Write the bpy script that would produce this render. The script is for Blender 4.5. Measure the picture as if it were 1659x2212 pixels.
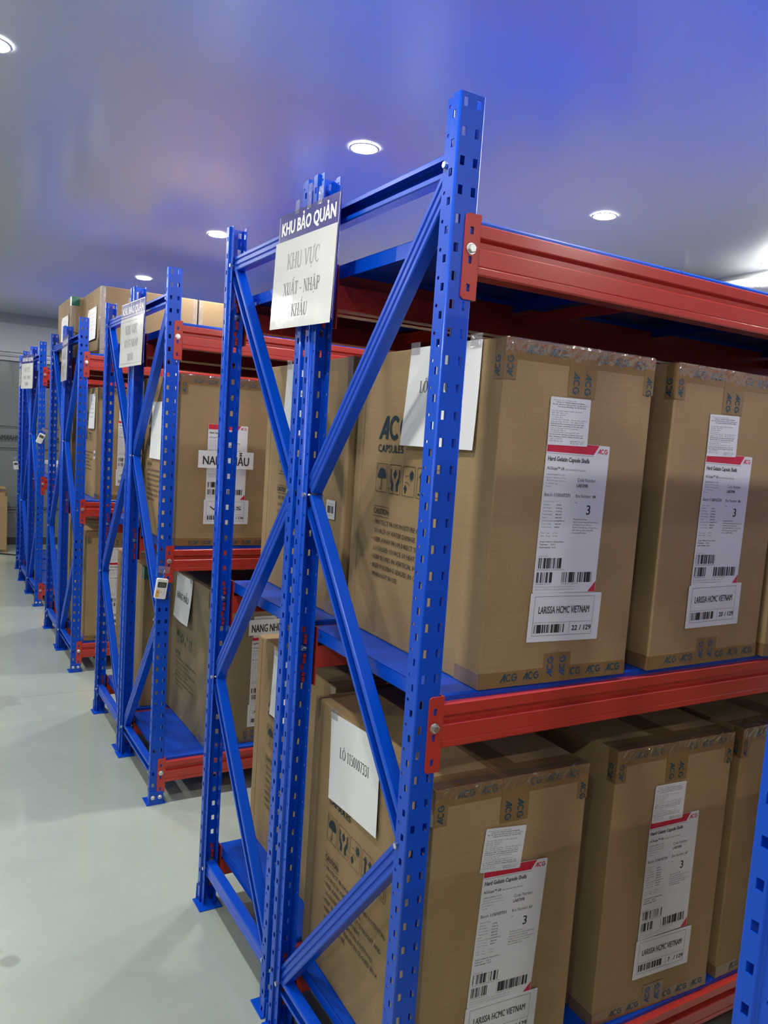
import bpy, bmesh, math, random
from mathutils import Matrix, Vector

for o in list(bpy.data.objects):
    bpy.data.objects.remove(o)
SC = bpy.context.scene
COL = SC.collection
PI = math.pi

# ------------------------------------------------------------------ camera
CAM_POS = Vector((-0.81466, -1.19067, 1.58107))
YAW, PITCH, ROLL = math.radians(30.4607), math.radians(-5.92855), math.radians(3.79925)
F_PX = 1687.32
fw = Vector((math.sin(YAW) * math.cos(PITCH), math.cos(YAW) * math.cos(PITCH), math.sin(PITCH)))
r0 = Vector((math.cos(YAW), -math.sin(YAW), 0))
u0 = r0.cross(fw)
rt = r0 * math.cos(ROLL) + u0 * math.sin(ROLL)
up = -r0 * math.sin(ROLL) + u0 * math.cos(ROLL)
cam = bpy.data.cameras.new('camera')
cam.sensor_fit = 'VERTICAL'
cam.sensor_height = 24.0
cam.sensor_width = 18.0
cam.lens = F_PX / 2212 * 24.0
cam.shift_x = 17.31 / 2212
cam.shift_y = 20.63 / 2212
cam.clip_start = 0.02
cam.clip_end = 100
cam_o = bpy.data.objects.new('camera', cam)
COL.objects.link(cam_o)
cam_o.matrix_world = Matrix(((rt.x, up.x, -fw.x, CAM_POS.x), (rt.y, up.y, -fw.y, CAM_POS.y),
                             (rt.z, up.z, -fw.z, CAM_POS.z), (0, 0, 0, 1)))
SC.camera = cam_o

# ------------------------------------------------------------------ world, exposure
world = bpy.data.worlds.new('world')
SC.world = world
world.use_nodes = True
world.node_tree.nodes['Background'].inputs[0].default_value = (0.5, 0.55, 0.6, 1)
world.node_tree.nodes['Background'].inputs[1].default_value = 0.05
SC.view_settings.view_transform = 'Standard'
SC.view_settings.look = 'None'
SC.view_settings.exposure = 0.70
SC.view_settings.gamma = 1.0
SC.view_settings.use_curve_mapping = False
cy = SC.cycles
cy.max_bounces = 6
cy.diffuse_bounces = 4
cy.glossy_bounces = 3
cy.transmission_bounces = 2
cy.transparent_max_bounces = 8
cy.caustics_reflective = False
cy.caustics_refractive = False
cy.use_adaptive_sampling = True
cy.adaptive_threshold = 0.05
cy.adaptive_min_samples = 16
cy.use_denoising = True
cy.use_light_tree = False
LAMP_STRENGTH = 365.0
LAMP_COLOR = (1.0, 0.975, 0.935, 1)
CEIL = 2.80

# ------------------------------------------------------------------ materials
MATS = {}


def mat(name, color, rough=0.5, metal=0.0, spec=0.5, coat=0.0, coat_rough=0.1, emit=None, emit_s=0.0,
        noise=None, bump=None, alpha=1.0, transmission=0.0):
    m = bpy.data.materials.new(name)
    m.use_nodes = True
    nt = m.node_tree
    b = nt.nodes['Principled BSDF']
    b.inputs['Base Color'].default_value = (*color, 1)
    b.inputs['Roughness'].default_value = rough
    b.inputs['Metallic'].default_value = metal
    b.inputs['Specular IOR Level'].default_value = spec
    b.inputs['Coat Weight'].default_value = coat
    b.inputs['Coat Roughness'].default_value = coat_rough
    b.inputs['Alpha'].default_value = alpha
    b.inputs['Transmission Weight'].default_value = transmission
    if emit:
        b.inputs['Emission Color'].default_value = (*emit, 1)
        b.inputs['Emission Strength'].default_value = emit_s
    tc = None
    if noise or bump:
        tc = nt.nodes.new('ShaderNodeTexCoord')
    if noise:
        # list of (scale, stretch xyz, colour a, colour b)
        last = None
        for (sc_, st, amt) in noise:
            mp = nt.nodes.new('ShaderNodeMapping')
            mp.inputs['Scale'].default_value = st
            nt.links.new(tc.outputs['Object'], mp.inputs['Vector'])
            n = nt.nodes.new('ShaderNodeTexNoise')
            n.inputs['Scale'].default_value = sc_
            n.inputs['Detail'].default_value = 4
            nt.links.new(mp.outputs['Vector'], n.inputs['Vector'])
            mr = nt.nodes.new('ShaderNodeMapRange')
            mr.inputs['From Min'].default_value = 0.3
            mr.inputs['From Max'].default_value = 0.7
            mr.inputs['To Min'].default_value = 1 - amt
            mr.inputs['To Max'].default_value = 1 + amt
            nt.links.new(n.outputs['Fac'], mr.inputs['Value'])
            mx = nt.nodes.new('ShaderNodeMix')
            mx.data_type = 'RGBA'
            mx.blend_type = 'MULTIPLY'
            mx.inputs['Factor'].default_value = 1
            if last is None:
                mx.inputs['A'].default_value = (*color, 1)
            else:
                nt.links.new(last, mx.inputs['A'])
            nt.links.new(mr.outputs['Result'], mx.inputs['B'])
            last = mx.outputs['Result']
        nt.links.new(last, b.inputs['Base Color'])
    if bump:
        sc_, st, strength, dist = bump
        mp = nt.nodes.new('ShaderNodeMapping')
        mp.inputs['Scale'].default_value = st
        nt.links.new(tc.outputs['Object'], mp.inputs['Vector'])
        n = nt.nodes.new('ShaderNodeTexNoise')
        n.inputs['Scale'].default_value = sc_
        n.inputs['Detail'].default_value = 3
        nt.links.new(mp.outputs['Vector'], n.inputs['Vector'])
        bp = nt.nodes.new('ShaderNodeBump')
        bp.inputs['Strength'].default_value = strength
        bp.inputs['Distance'].default_value = dist
        nt.links.new(n.outputs['Fac'], bp.inputs['Height'])
        nt.links.new(bp.outputs['Normal'], b.inputs['Normal'])
    MATS[name] = m
    return m


mat('blue_paint', (0.0, 0.070, 0.57), rough=0.30, spec=0.36, coat=0.08, coat_rough=0.05, bump=(60, (1, 1, 1), 0.06, 0.002))
mat('red_paint', (0.48, 0.038, 0.026), rough=0.24, coat=0.35, coat_rough=0.06, bump=(50, (1, 1, 1), 0.08, 0.002))
mat('kraft', (0.335, 0.230, 0.115), rough=0.72, spec=0.25,
    noise=[(9, (1, 1, 1), 0.07), (260, (1, 1, 1), 0.10), (55, (0.15, 0.15, 3), 0.035)])
mat('kraft_grey', (0.255, 0.200, 0.120), rough=0.72, spec=0.25,
    noise=[(9, (1, 1, 1), 0.07), (260, (1, 1, 1), 0.10)])
mat('kraft_light', (0.290, 0.200, 0.105), rough=0.72, spec=0.25,
    noise=[(9, (1, 1, 1), 0.06), (260, (1, 1, 1), 0.08)])
mat('tape_brown', (0.235, 0.142, 0.060), rough=0.20, coat=0.5, coat_rough=0.06,
    bump=(38, (1, 1, 1), 0.35, 0.004))
mat('tape_ink', (0.006, 0.055, 0.088), rough=0.55)
mat('tape_ink_blue', (0.006, 0.065, 0.21), rough=0.5)
mat('tape_ink_faint', (0.190, 0.140, 0.085), rough=0.4)
def film(name, gloss, haze, bump_s):
    m = bpy.data.materials.new(name)
    m.use_nodes = True
    nt = m.node_tree
    nt.nodes.remove(nt.nodes['Principled BSDF'])
    out = nt.nodes['Material Output']
    tr = nt.nodes.new('ShaderNodeBsdfTransparent')
    gl = nt.nodes.new('ShaderNodeBsdfGlossy')
    gl.inputs['Roughness'].default_value = 0.10
    df = nt.nodes.new('ShaderNodeBsdfDiffuse')
    df.inputs['Color'].default_value = (.8, .8, .8, 1)
    m1 = nt.nodes.new('ShaderNodeMixShader')
    m2 = nt.nodes.new('ShaderNodeMixShader')
    m1.inputs[0].default_value = haze
    m2.inputs[0].default_value = gloss
    tc = nt.nodes.new('ShaderNodeTexCoord')
    n = nt.nodes.new('ShaderNodeTexNoise')
    n.inputs['Scale'].default_value = 70
    nt.links.new(tc.outputs['Object'], n.inputs['Vector'])
    bp = nt.nodes.new('ShaderNodeBump')
    bp.inputs['Strength'].default_value = bump_s
    bp.inputs['Distance'].default_value = .004
    nt.links.new(n.outputs['Fac'], bp.inputs['Height'])
    nt.links.new(bp.outputs['Normal'], gl.inputs['Normal'])
    nt.links.new(tr.outputs[0], m1.inputs[1])
    nt.links.new(df.outputs[0], m1.inputs[2])
    nt.links.new(m1.outputs[0], m2.inputs[1])
    nt.links.new(gl.outputs[0], m2.inputs[2])
    nt.links.new(m2.outputs[0], out.inputs['Surface'])
    MATS[name] = m


film('clear_tape', .16, .10, .8)
film('clear_film', .20, .015, .5)
mat('green_tape', (0.0, 0.11, 0.06), rough=0.15, coat=0.6, bump=(60, (1, 1, 1), 0.6, 0.003))
mat('teal_ink', (0.012, 0.034, 0.046), rough=0.6)
mat('green_ink', (0.030, 0.085, 0.050), rough=0.6)
mat('faint_ink', (0.110, 0.092, 0.060), rough=0.6)
mat('black_ink', (0.022, 0.022, 0.022), rough=0.6)
mat('grey_ink', (0.200, 0.200, 0.200), rough=0.6)
mat('soft_ink', (0.34, 0.34, 0.36), rough=0.5)
mat('red_ink', (0.56, 0.008, 0.045), rough=0.5)
mat('label_paper', (0.70, 0.71, 0.73), rough=0.45)
mat('white_paper', (0.82, 0.83, 0.82), rough=0.6, bump=(7, (1, 1, 1), 0.15, 0.01))
mat('sleeve_paper', (0.82, 0.83, 0.80), rough=0.12, coat=0.6, coat_rough=0.08, bump=(9, (1, 1, 1), 0.12, 0.01))
mat('sign_blue', (0.018, 0.012, 0.230), rough=0.25, coat=0.4)
mat('sign_white', (0.85, 0.85, 0.85), rough=0.35)
mat('zinc', (0.72, 0.72, 0.70), rough=0.28, metal=1.0)
mat('device_white', (0.80, 0.80, 0.76), rough=0.35)
mat('device_black', (0.012, 0.012, 0.014), rough=0.35)
mat('device_screen', (0.10, 0.115, 0.10), rough=0.15)
mat('device_orange', (0.85, 0.42, 0.12), rough=0.5)
mat('ceiling_bounce_tint', (0.73, 0.775, 0.83), rough=0.30, spec=0.6, coat=1.0, coat_rough=0.20, bump=(2.2, (1, 1, 1), 0.08, 0.02))  # white ceiling; some of the blue deck bounce is put into the colour
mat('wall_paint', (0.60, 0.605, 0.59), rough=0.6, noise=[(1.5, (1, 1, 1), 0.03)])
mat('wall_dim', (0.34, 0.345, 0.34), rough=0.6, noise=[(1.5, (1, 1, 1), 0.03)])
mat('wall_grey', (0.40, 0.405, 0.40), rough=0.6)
_fm = mat('floor_epoxy', (0.400, 0.455, 0.392), rough=0.20, coat=0.35, coat_rough=0.08,
          noise=[(0.9, (1, 1, 1), 0.06), (5, (1, 1, 1), 0.03), (26, (1, 1, 1), 0.02)],
          bump=(3, (1, 1, 1), 0.04, 0.01))


def floor_marks(m):
    """worn cement patches and one faint joint across the walkway, as shapes in the floor's own coordinates"""
    nt = m.node_tree
    bs = nt.nodes['Principled BSDF']
    src = bs.inputs['Base Color'].links[0].from_socket
    tc = nt.nodes.new('ShaderNodeTexCoord')
    n = nt.nodes.new('ShaderNodeTexNoise')
    n.inputs['Scale'].default_value = 14
    n.inputs['Detail'].default_value = 5
    nt.links.new(tc.outputs['Object'], n.inputs['Vector'])

    def math_(op, a, b_, clamp=False):
        k = nt.nodes.new('ShaderNodeMath')
        k.operation = op
        k.use_clamp = clamp
        for q, v in enumerate((a, b_)):
            if isinstance(v, (int, float)):
                k.inputs[q].default_value = v
            else:
                nt.links.new(v, k.inputs[q])
        return k.outputs[0]
    tot = None
    for (x, y, rad, amt) in ((-.585, 1.15, .040, .45), (-.620, 1.20, .030, .35), (-.40, 3.47, .11, .28), (-.47, 3.36, .08, .22)):
        d = nt.nodes.new('ShaderNodeVectorMath')
        d.operation = 'DISTANCE'
        nt.links.new(tc.outputs['Object'], d.inputs[0])
        d.inputs[1].default_value = (x, y, 0)
        e = math_('ADD', d.outputs['Value'], math_('MULTIPLY', math_('SUBTRACT', n.outputs['Fac'], .5), rad * 2.2))
        v = math_('MULTIPLY', math_('MULTIPLY', math_('SUBTRACT', rad, e), 1 / (rad * .35), True), amt)
        tot = v if tot is None else math_('MAXIMUM', tot, v)
    sep = nt.nodes.new('ShaderNodeSeparateXYZ')
    nt.links.new(tc.outputs['Object'], sep.inputs[0])
    ln = math_('ABSOLUTE', math_('SUBTRACT', sep.outputs['Y'], math_('ADD', 3.50, math_('MULTIPLY', math_('SUBTRACT', n.outputs['Fac'], .5), .05))), 0)
    v = math_('MULTIPLY', math_('MULTIPLY', math_('SUBTRACT', .010, ln), 140.0, True), .22)
    tot = math_('MAXIMUM', tot, v)
    mx = nt.nodes.new('ShaderNodeMix')
    mx.data_type = 'RGBA'
    nt.links.new(tot, mx.inputs['Factor'])
    nt.links.new(src, mx.inputs['A'])
    mx.inputs['B'].default_value = (.17, .175, .15, 1)
    nt.links.new(mx.outputs['Result'], bs.inputs['Base Color'])


floor_marks(_fm)
mat('pvc_strip', (0.215, 0.235, 0.232), rough=0.18, spec=0.6, alpha=0.86, bump=(1.6, (3, 3, 0.4), 0.25, 0.03))
mat('gap_dark', (0.045, 0.048, 0.050), rough=0.6)
mat('rail_grey', (0.33, 0.34, 0.34), rough=0.35, metal=0.6)
mat('cable_black', (0.012, 0.012, 0.012), rough=0.5)
mat('lamp_trim', (0.85, 0.85, 0.84), rough=0.4)
mat('duct_wrap', (0.80, 0.82, 0.82), rough=0.35, bump=(24, (1, 4, 1), 0.5, 0.01))
mat('white_lid', (0.78, 0.79, 0.80), rough=0.4)
mat('grey_side', (0.36, 0.37, 0.43), rough=0.5)
_lm = mat('lamp_glow', (1, 1, 1), emit=LAMP_COLOR[:3], emit_s=LAMP_STRENGTH)


# ------------------------------------------------------------------ helpers
def link(o, parent=None):
    COL.objects.link(o)
    if parent is not None:
        o.parent = parent
    return o


def empty(name, loc=(0, 0, 0), rz=0.0, parent=None):
    o = bpy.data.objects.new(name, None)
    o.empty_display_size = 0.05
    link(o, parent)
    o.location = loc
    o.rotation_euler = (0, 0, rz)
    return o


def tag(o, label=None, cat=None, group=None, kind=None):
    if label:
        o['label'] = label
    if cat:
        o['category'] = cat
    if group:
        o['group'] = group
    if kind:
        o['kind'] = kind
    return o


def copy_tree(o, parent=None):
    c = o.copy()
    COL.objects.link(c)
    c.parent = parent
    for ch in o.children:
        copy_tree(ch, c)
    return c


class MB:
    """collects polygons, then becomes one mesh"""

    def __init__(s):
        s.v, s.f, s.m, s.mats, s.sm = [], [], [], [], []

    def mi(s, name):
        if name not in s.mats:
            s.mats.append(name)
        return s.mats.index(name)

    def add(s, verts, faces, m, M=None, smooth=False):
        k = len(s.v)
        i = s.mi(m)
        for p in verts:
            p = Vector(p)
            s.v.append(M @ p if M is not None else p)
        for f in faces:
            s.f.append([k + a for a in f])
            s.m.append(i)
            s.sm.append(smooth)

    def box(s, x0, x1, y0, y1, z0, z1, m, M=None):
        v = [(x, y, z) for x in (x0, x1) for y in (y0, y1) for z in (z0, z1)]
        f = [(0, 1, 3, 2), (4, 6, 7, 5), (0, 4, 5, 1), (2, 3, 7, 6), (0, 2, 6, 4), (1, 5, 7, 3)]
        s.add(v, f, m, M)

    def poly(s, pts, m, z=0.0, M=None):
        s.add([(x, y, z) for x, y in pts], [list(range(len(pts)))], m, M)

    def rect(s, x0, y0, x1, y1, m, z=0.0, M=None):
        s.poly([(x0, y0), (x1, y0), (x1, y1), (x0, y1)], m, z, M)

    def line(s, pts, w, m, z=0.0, closed=False, M=None):
        """flat polyline of width w (w may be a list)"""
        n = len(pts)
        L, R = [], []
        for i, (x, y) in enumerate(pts):
            a = pts[i - 1] if (i > 0 or closed) else None
            b = pts[(i + 1) % n] if (i < n - 1 or closed) else None
            d = Vector((0, 0))
            if a is not None:
                d += (Vector((x, y)) - Vector(a)).normalized()
            if b is not None:
                d += (Vector(b) - Vector((x, y))).normalized()
            d = d.normalized() if d.length > 1e-9 else Vector((1, 0))
            nn = Vector((-d.y, d.x))
            ww = (w[i] if isinstance(w, (list, tuple)) else w) / 2
            k = 1.0
            if a is not None and b is not None:
                d1 = (Vector((x, y)) - Vector(a)).normalized()
                c = max(0.5, abs(d1.dot(d)))
                k = 1 / c
            L.append((x + nn.x * ww * k, y + nn.y * ww * k))
            R.append((x - nn.x * ww * k, y - nn.y * ww * k))
        m_ = n if closed else n - 1
        for i in range(m_):
            j = (i + 1) % n
            s.poly([R[i], R[j], L[j], L[i]], m, z, M)

    def prism(s, prof, a0, a1, axis, m, smooth=False):
        """closed 2-D profile swept along an axis; profile = (p, q) in the other two axes"""
        n = len(prof)

        def P(a, p, q):
            return (a, p, q) if axis == 'x' else ((p, a, q) if axis == 'y' else (p, q, a))
        v = [P(a0, *p) for p in prof] + [P(a1, *p) for p in prof]
        f = [[i, (i + 1) % n, n + (i + 1) % n, n + i] for i in range(n)]
        f += [list(range(n))[::-1], list(range(n, 2 * n))]
        s.add(v, f, m, None, smooth)

    def cyl(s, c, r, h, axis, m, n=12, smooth=True):
        c = Vector(c)
        ax = {'x': Vector((1, 0, 0)), 'y': Vector((0, 1, 0)), 'z': Vector((0, 0, 1))}[axis] if isinstance(axis, str) else Vector(axis).normalized()
        t = Vector((0, 0, 1)) if abs(ax.z) < 0.9 else Vector((1, 0, 0))
        e1 = ax.cross(t).normalized()
        e2 = ax.cross(e1)
        v = []
        for k in (0, 1):
            for i in range(n):
                a = 2 * PI * i / n
                v.append(c + ax * (h * k) + (e1 * math.cos(a) + e2 * math.sin(a)) * r)
        f = [[i, (i + 1) % n, n + (i + 1) % n, n + i] for i in range(n)]
        s.add(v, f, m, None, smooth)
        s.add(v, [list(range(n))[::-1], list(range(n, 2 * n))], m)

    def tube(s, pts, r, m, n=8):
        pts = [Vector(p) for p in pts]
        v, f = [], []
        for i, p in enumerate(pts):
            d = ((pts[min(i + 1, len(pts) - 1)] - pts[max(i - 1, 0)])).normalized()
            t = Vector((0, 0, 1)) if abs(d.z) < 0.9 else Vector((1, 0, 0))
            e1 = d.cross(t).normalized()
            e2 = d.cross(e1)
            for k in range(n):
                a = 2 * PI * k / n
                v.append(p + (e1 * math.cos(a) + e2 * math.sin(a)) * r)
        for i in range(len(pts) - 1):
            for k in range(n):
                f.append([i * n + k, i * n + (k + 1) % n, (i + 1) * n + (k + 1) % n, (i + 1) * n + k])
        f += [list(range(n))[::-1], [len(v) - n + k for k in range(n)]]
        s.add(v, f, m, None, True)

    def mesh(s, name):
        me = bpy.data.meshes.new(name)
        me.from_pydata([tuple(p) for p in s.v], [], s.f)
        for n in s.mats:
            me.materials.append(MATS[n])
        me.polygons.foreach_set('material_index', s.m)
        me.polygons.foreach_set('use_smooth', s.sm)
        bm = bmesh.new()
        bm.from_mesh(me)
        bmesh.ops.remove_doubles(bm, verts=bm.verts, dist=1e-6) if len(bm.verts) < 3000 else None
        bm.to_mesh(me)
        bm.free()
        me.update()
        return me

    def build(s, name, parent=None, M=None):
        o = bpy.data.objects.new(name, s.mesh(name))
        link(o, parent)
        if M is not None:
            o.matrix_local = M
        return o


def obj(name, me, parent=None, M=None, loc=None):
    o = bpy.data.objects.new(name, me)
    link(o, parent)
    if M is not None:
        o.matrix_local = M
    if loc is not None:
        o.location = loc
    return o


def fix_normals(me, bevel=0.0, seg=2):
    bm = bmesh.new()
    bm.from_mesh(me)
    bmesh.ops.remove_doubles(bm, verts=bm.verts, dist=1e-6)
    if bevel:
        es = [e for e in bm.edges if e.is_manifold and len(e.link_faces) == 2 and e.calc_face_angle(0) > 0.5]
        bmesh.ops.bevel(bm, geom=es, offset=bevel, segments=seg, affect='EDGES', profile=0.5)
    bmesh.ops.recalc_face_normals(bm, faces=bm.faces)
    bm.to_mesh(me)
    bm.free()
    me.update()
    return me


def plate(loops, depth, m, name='plate', M=None):
    """flat plate from 2-D loops (first outer, others holes), thickness depth, in the XY plane centred on z=0"""
    cu = bpy.data.curves.new(name, 'CURVE')
    cu.dimensions = '2D'
    cu.fill_mode = 'BOTH'
    cu.extrude = depth / 2
    for lp in loops:
        sp = cu.splines.new('POLY')
        sp.points.add(len(lp) - 1)
        for p, (x, y) in zip(sp.points, lp):
            p.co = (x, y, 0, 1)
        sp.use_cyclic_u = True
    ob = bpy.data.objects.new(name, cu)
    COL.objects.link(ob)
    me = bpy.data.meshes.new_from_object(ob)
    bpy.data.objects.remove(ob)
    bpy.data.curves.remove(cu)
    me.materials.clear()
    me.materials.append(MATS[m])
    if M is not None:
        me.transform(M)
    return me


_TX = {}


def text_geo(body, bold=0.0, res=2):
    key = (body, bold, res)
    if key in _TX:
        return _TX[key]
    cu = bpy.data.curves.new('t', 'FONT')
    cu.body = body
    cu.size = 1.0
    cu.resolution_u = res
    cu.offset = bold
    cu.fill_mode = 'FRONT'
    ob = bpy.data.objects.new('t', cu)
    COL.objects.link(ob)
    me = bpy.data.meshes.new_from_object(ob)
    v = [(p.co.x, p.co.y) for p in me.vertices]
    f = [list(p.vertices) for p in me.polygons]
    bpy.data.objects.remove(ob)
    bpy.data.curves.remove(cu)
    bpy.data.meshes.remove(me)
    _TX[key] = (v, f)
    return _TX[key]


_hv = text_geo('H')[0]
CAPH = max(p[1] for p in _hv)


def text(mb, body, x, y, h, m, width=None, bold=0.0, res=2, align='l', z=0.0, rot=0.0, xs=1.0, mirror=False, slant=0.0):
    """caps height h, baseline-left at (x, y); width squeezes it"""
    v, f = text_geo(body, 0.0, res)
    if not v:
        return 0
    x0 = min(p[0] for p in v)
    x1 = max(p[0] for p in v)
    sy = h / CAPH
    sx = sy * xs if width is None else width / (x1 - x0)
    w = (x1 - x0) * sx
    ox = {'l': 0, 'c': -w / 2, 'r': -w}[align]
    ca, sa = math.cos(rot), math.sin(rot)
    g = bold * sy
    for kz, (dx, dy) in enumerate(((0, 0),) if not bold else (((-g, 0), (g, 0)) if res < 2 else ((-g, -g * .6), (g, -g * .6), (g, g * .6), (-g, g * .6)))):
        out = []
        for p in v:
            a, b = (p[0] - x0) * sx + ox + dx, p[1] * sy + dy
            if mirror:
                a = -a
            out.append((x + a * ca - b * sa, y + a * sa + b * ca, z + kz * 6e-5))
        mb.add(out, [q[::-1] for q in f] if mirror else f, m)
    return w


def arc(cx, cy, rx, ry, a0, a1, n):
    return [(cx + rx * math.cos(math.radians(a0 + (a1 - a0) * i / n)), cy + ry * math.sin(math.radians(a0 + (a1 - a0) * i / n)))
            for i in range(n + 1)]


def logo(mb, x, y, h, m, rot=0.0, z=0.0, letters=3):
    """the three-letter mark: slanted A with a cut, round C and G; h = height, about 2.15 h wide"""
    t = MB()
    w = 0.19
    t.poly([(0.0, 0.0), (0.62, 1.0), (0.84, 1.0), (0.22, 0.0)], m)
    t.poly([(0.62, 0.0), (0.84, 0.0), (0.84, 1.0), (0.74, 1.0), (0.62, 0.80)], m, 6e-5)
    t.poly([(0.36, 0.22), (0.62, 0.22), (0.62, 0.38), (0.46, 0.38)], m, 1.2e-4)
    t.line(arc(1.36, 0.5, 0.36, 0.43, 42, 318, 14), w, m)
    if letters > 2:
        t.line(arc(2.28, 0.5, 0.38, 0.43, 42, 360, 15), w, m)
        t.rect(2.28, 0.42, 2.74, 0.58, m, 6e-5)
    ca, sa = math.cos(rot) * h, math.sin(rot) * h
    cb, sb = math.cos(rot) * h, math.sin(rot) * h
    mb.add([(x + p.x * ca - p.y * sb, y + p.x * sa + p.y * cb, z + p.z) for p in t.v], t.f, m)
    return 2.74 * h


# serif capitals for the printed notices: strokes as (points, width) in a cell of height 1
def _serif(x, y, w=0.16):
    return ([(x - w, y), (x + w, y)], 0.045)


GL = {
    'K': (0.78, [([(0.16, 0), (0.16, 1)], .13), ([(0.18, .42), (0.66, 1)], .05), ([(0.34, .60), (0.72, 0)], .13),
                 _serif(.16, .02, .13), _serif(.16, .98, .13), _serif(.66, .98, .11), _serif(.70, .02, .11)]),
    'H': (0.84, [([(0.16, 0), (0.16, 1)], .13), ([(0.66, 0), (0.66, 1)], .13), ([(0.16, .52), (0.66, .52)], .05),
                 _serif(.16, .02, .13), _serif(.16, .98, .13), _serif(.66, .02, .13), _serif(.66, .98, .13)]),
    'U': (0.82, [([(0.16, 1), (0.16, .3)] + arc(.40, .3, .24, .28, 180, 270, 5), .13),
                 (arc(.40, .3, .24, .28, 270, 360, 5) + [(0.64, 1)], .06), _serif(.16, .98, .13), _serif(.64, .98, .10)]),
    'V': (0.80, [([(0.10, 1), (0.40, 0)], .13), ([(0.40, 0), (0.68, 1)], .05), _serif(.11, .98, .12), _serif(.67, .98, .10)]),
    'C': (0.76, [(arc(.42, .5, .32, .49, 50, 180, 8), [.05, .05, .06, .07, .09, .11, .12, .13, .13]),
                 (arc(.42, .5, .32, .49, 180, 315, 8), [.13, .13, .12, .10, .08, .06, .05, .05, .05]), ([(.66, .66), (.66, .98)], .05)]),
    'X': (0.80, [([(0.10, 1), (0.66, 0)], .13), ([(0.10, 0), (0.64, 1)], .05), _serif(.11, .98, .11), _serif(.66, .02, .12),
                 _serif(.11, .02, .10), _serif(.64, .98, .10)]),
    'A': (0.80, [([(0.10, 0), (0.38, 1)], .05), ([(0.36, 1), (0.66, 0)], .13), ([(0.20, .34), (0.54, .34)], .05),
                 _serif(.10, .02, .10), _serif(.66, .02, .12)]),
    'T': (0.70, [([(0.34, 0), (0.34, 1)], .13), ([(0.04, .97), (0.64, .97)], .06), ([(.05, .75), (.05, 1)], .04),
                 ([(.63, .75), (.63, 1)], .04), _serif(.34, .02, .14)]),
    'N': (0.84, [([(0.14, 0), (0.14, 1)], .05), ([(0.14, 1), (0.66, 0)], .13), ([(0.66, 0), (0.66, 1)], .05),
                 _serif(.14, .02, .10), _serif(.12, .98, .10), _serif(.66, .98, .10)]),
    'P': (0.68, [([(0.16, 0), (0.16, 1)], .13), ([(.16, .97), (.36, .97)], .05), (arc(.36, .73, .20, .24, 90, -90, 8), .10),
                 ([(.16, .49), (.36, .49)], .05), _serif(.16, .02, .14), _serif(.14, .98, .10)]),
    'L': (0.68, [([(0.16, 0), (0.16, 1)], .13), ([(.16, .025), (.58, .025)], .05), ([(.58, 0), (.58, .24)], .045), _serif(.16, .98, .13), _serif(.14, .02, .1)]),
    'O': (0.82, [(arc(.40, .5, .32, .48, 0, 360, 18)[:-1], 'o')]),
    '0': (0.56, [(arc(.27, .5, .20, .48, 0, 360, 16)[:-1], 'o')]),
    '1': (0.50, [([(0.26, 0), (0.26, 1)], .11), ([(.26, .97), (.10, .86)], .06), _serif(.26, .02, .13)]),
    '5': (0.56, [([(.16, .98), (.46, .98)], .08), ([(.16, .98), (.12, .56)], .05), (arc(.22, .32, .22, .29, 100, -120, 9), .10)]),
    '7': (0.56, [([(.06, .95), (.48, .95)], .08), ([(.46, .93), (.20, 0)], .09)]),
    '3': (0.56, [(arc(.22, .75, .19, .22, 150, -80, 8), .09), (arc(.22, .29, .23, .27, 85, -140, 9), .10)]),
    '6': (0.56, [(arc(.28, .31, .19, .28, 0, 360, 14)[:-1], 'o'), (arc(.55, .34, .46, .64, 180, 115, 6), .09)]),
    '-': (0.40, [([(.06, .36), (.32, .36)], .09)]),
    ' ': (0.36, []),
}
MARKS = {
    'circ': [([(-.13, 1.08), (0, 1.22), (.13, 1.08)], .05)],
    'acute': [([(.10, 1.26), (.22, 1.40)], .06)],
    'dot': [([(-.05, -.20), (.05, -.20)], .10)],
    'hook': [([(.02, 1.28), (.10, 1.34), (.10, 1.42), (.0, 1.46)], .045)],
    'horn': [([(.24, .96), (.34, 1.0), (.36, 1.10), (.30, 1.16)], .06)],
    'grave': [([(-.16, 1.26), (-.04, 1.12)], .06)],
}


def serif_text(mb, items, x, y, h, m, xs=1.0, align='c', z=0.0, rot=0.0):
    """items: list of letters or (letter, mark, mark ...)"""
    tot = sum(GL[i if isinstance(i, str) else i[0]][0] for i in items) * h * xs
    cx = {'c': -tot / 2, 'l': 0.0}[align]
    t = MB()
    for it in items:
        ch, mk = (it, ()) if isinstance(it, str) else (it[0], it[1:])
        w, st = GL[ch]
        for ks, (pts, sw) in enumerate(st):
            zz = ks * 4e-5
            P = [(cx + px * h * xs, py * h) for px, py in pts]
            if sw == 'o':
                n = len(P)
                t.line(P, [h * (.045 + .085 * abs(math.cos(2 * PI * i / n))) * (0.6 + .4 * xs) for i in range(n)], m, zz, closed=True)
            else:
                t.line(P, [a * h * (0.55 + .45 * xs) for a in sw] if isinstance(sw, list) else sw * h * (0.55 + .45 * xs), m, zz)
        for k in mk:
            for pts, sw in MARKS[k]:
                t.line([(cx + ((w - .06) / 2 + px) * h * xs, py * h) for px, py in pts], sw * h, m)
        cx += w * h * xs
    ca, sa = math.cos(rot), math.sin(rot)
    mb.add([(x + p.x * ca - p.y * sa, y + p.x * sa + p.y * ca, z + p.z) for p in t.v], t.f, m)


FRONT = Matrix(((1, 0, 0, 0), (0, 0, -1, 0), (0, 1, 0, 0), (0, 0, 0, 1)))     # x right, y up, facing -Y
SIDE = Matrix(((0, 0, -1, 0), (-1, 0, 0, 0), (0, 1, 0, 0), (0, 0, 0, 1)))     # x towards -Y, y up, facing -X

# ------------------------------------------------------------------ the room
RX0, RX1, RY0, RY1 = -3.20, 3.75, -4.40, 9.30


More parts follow.
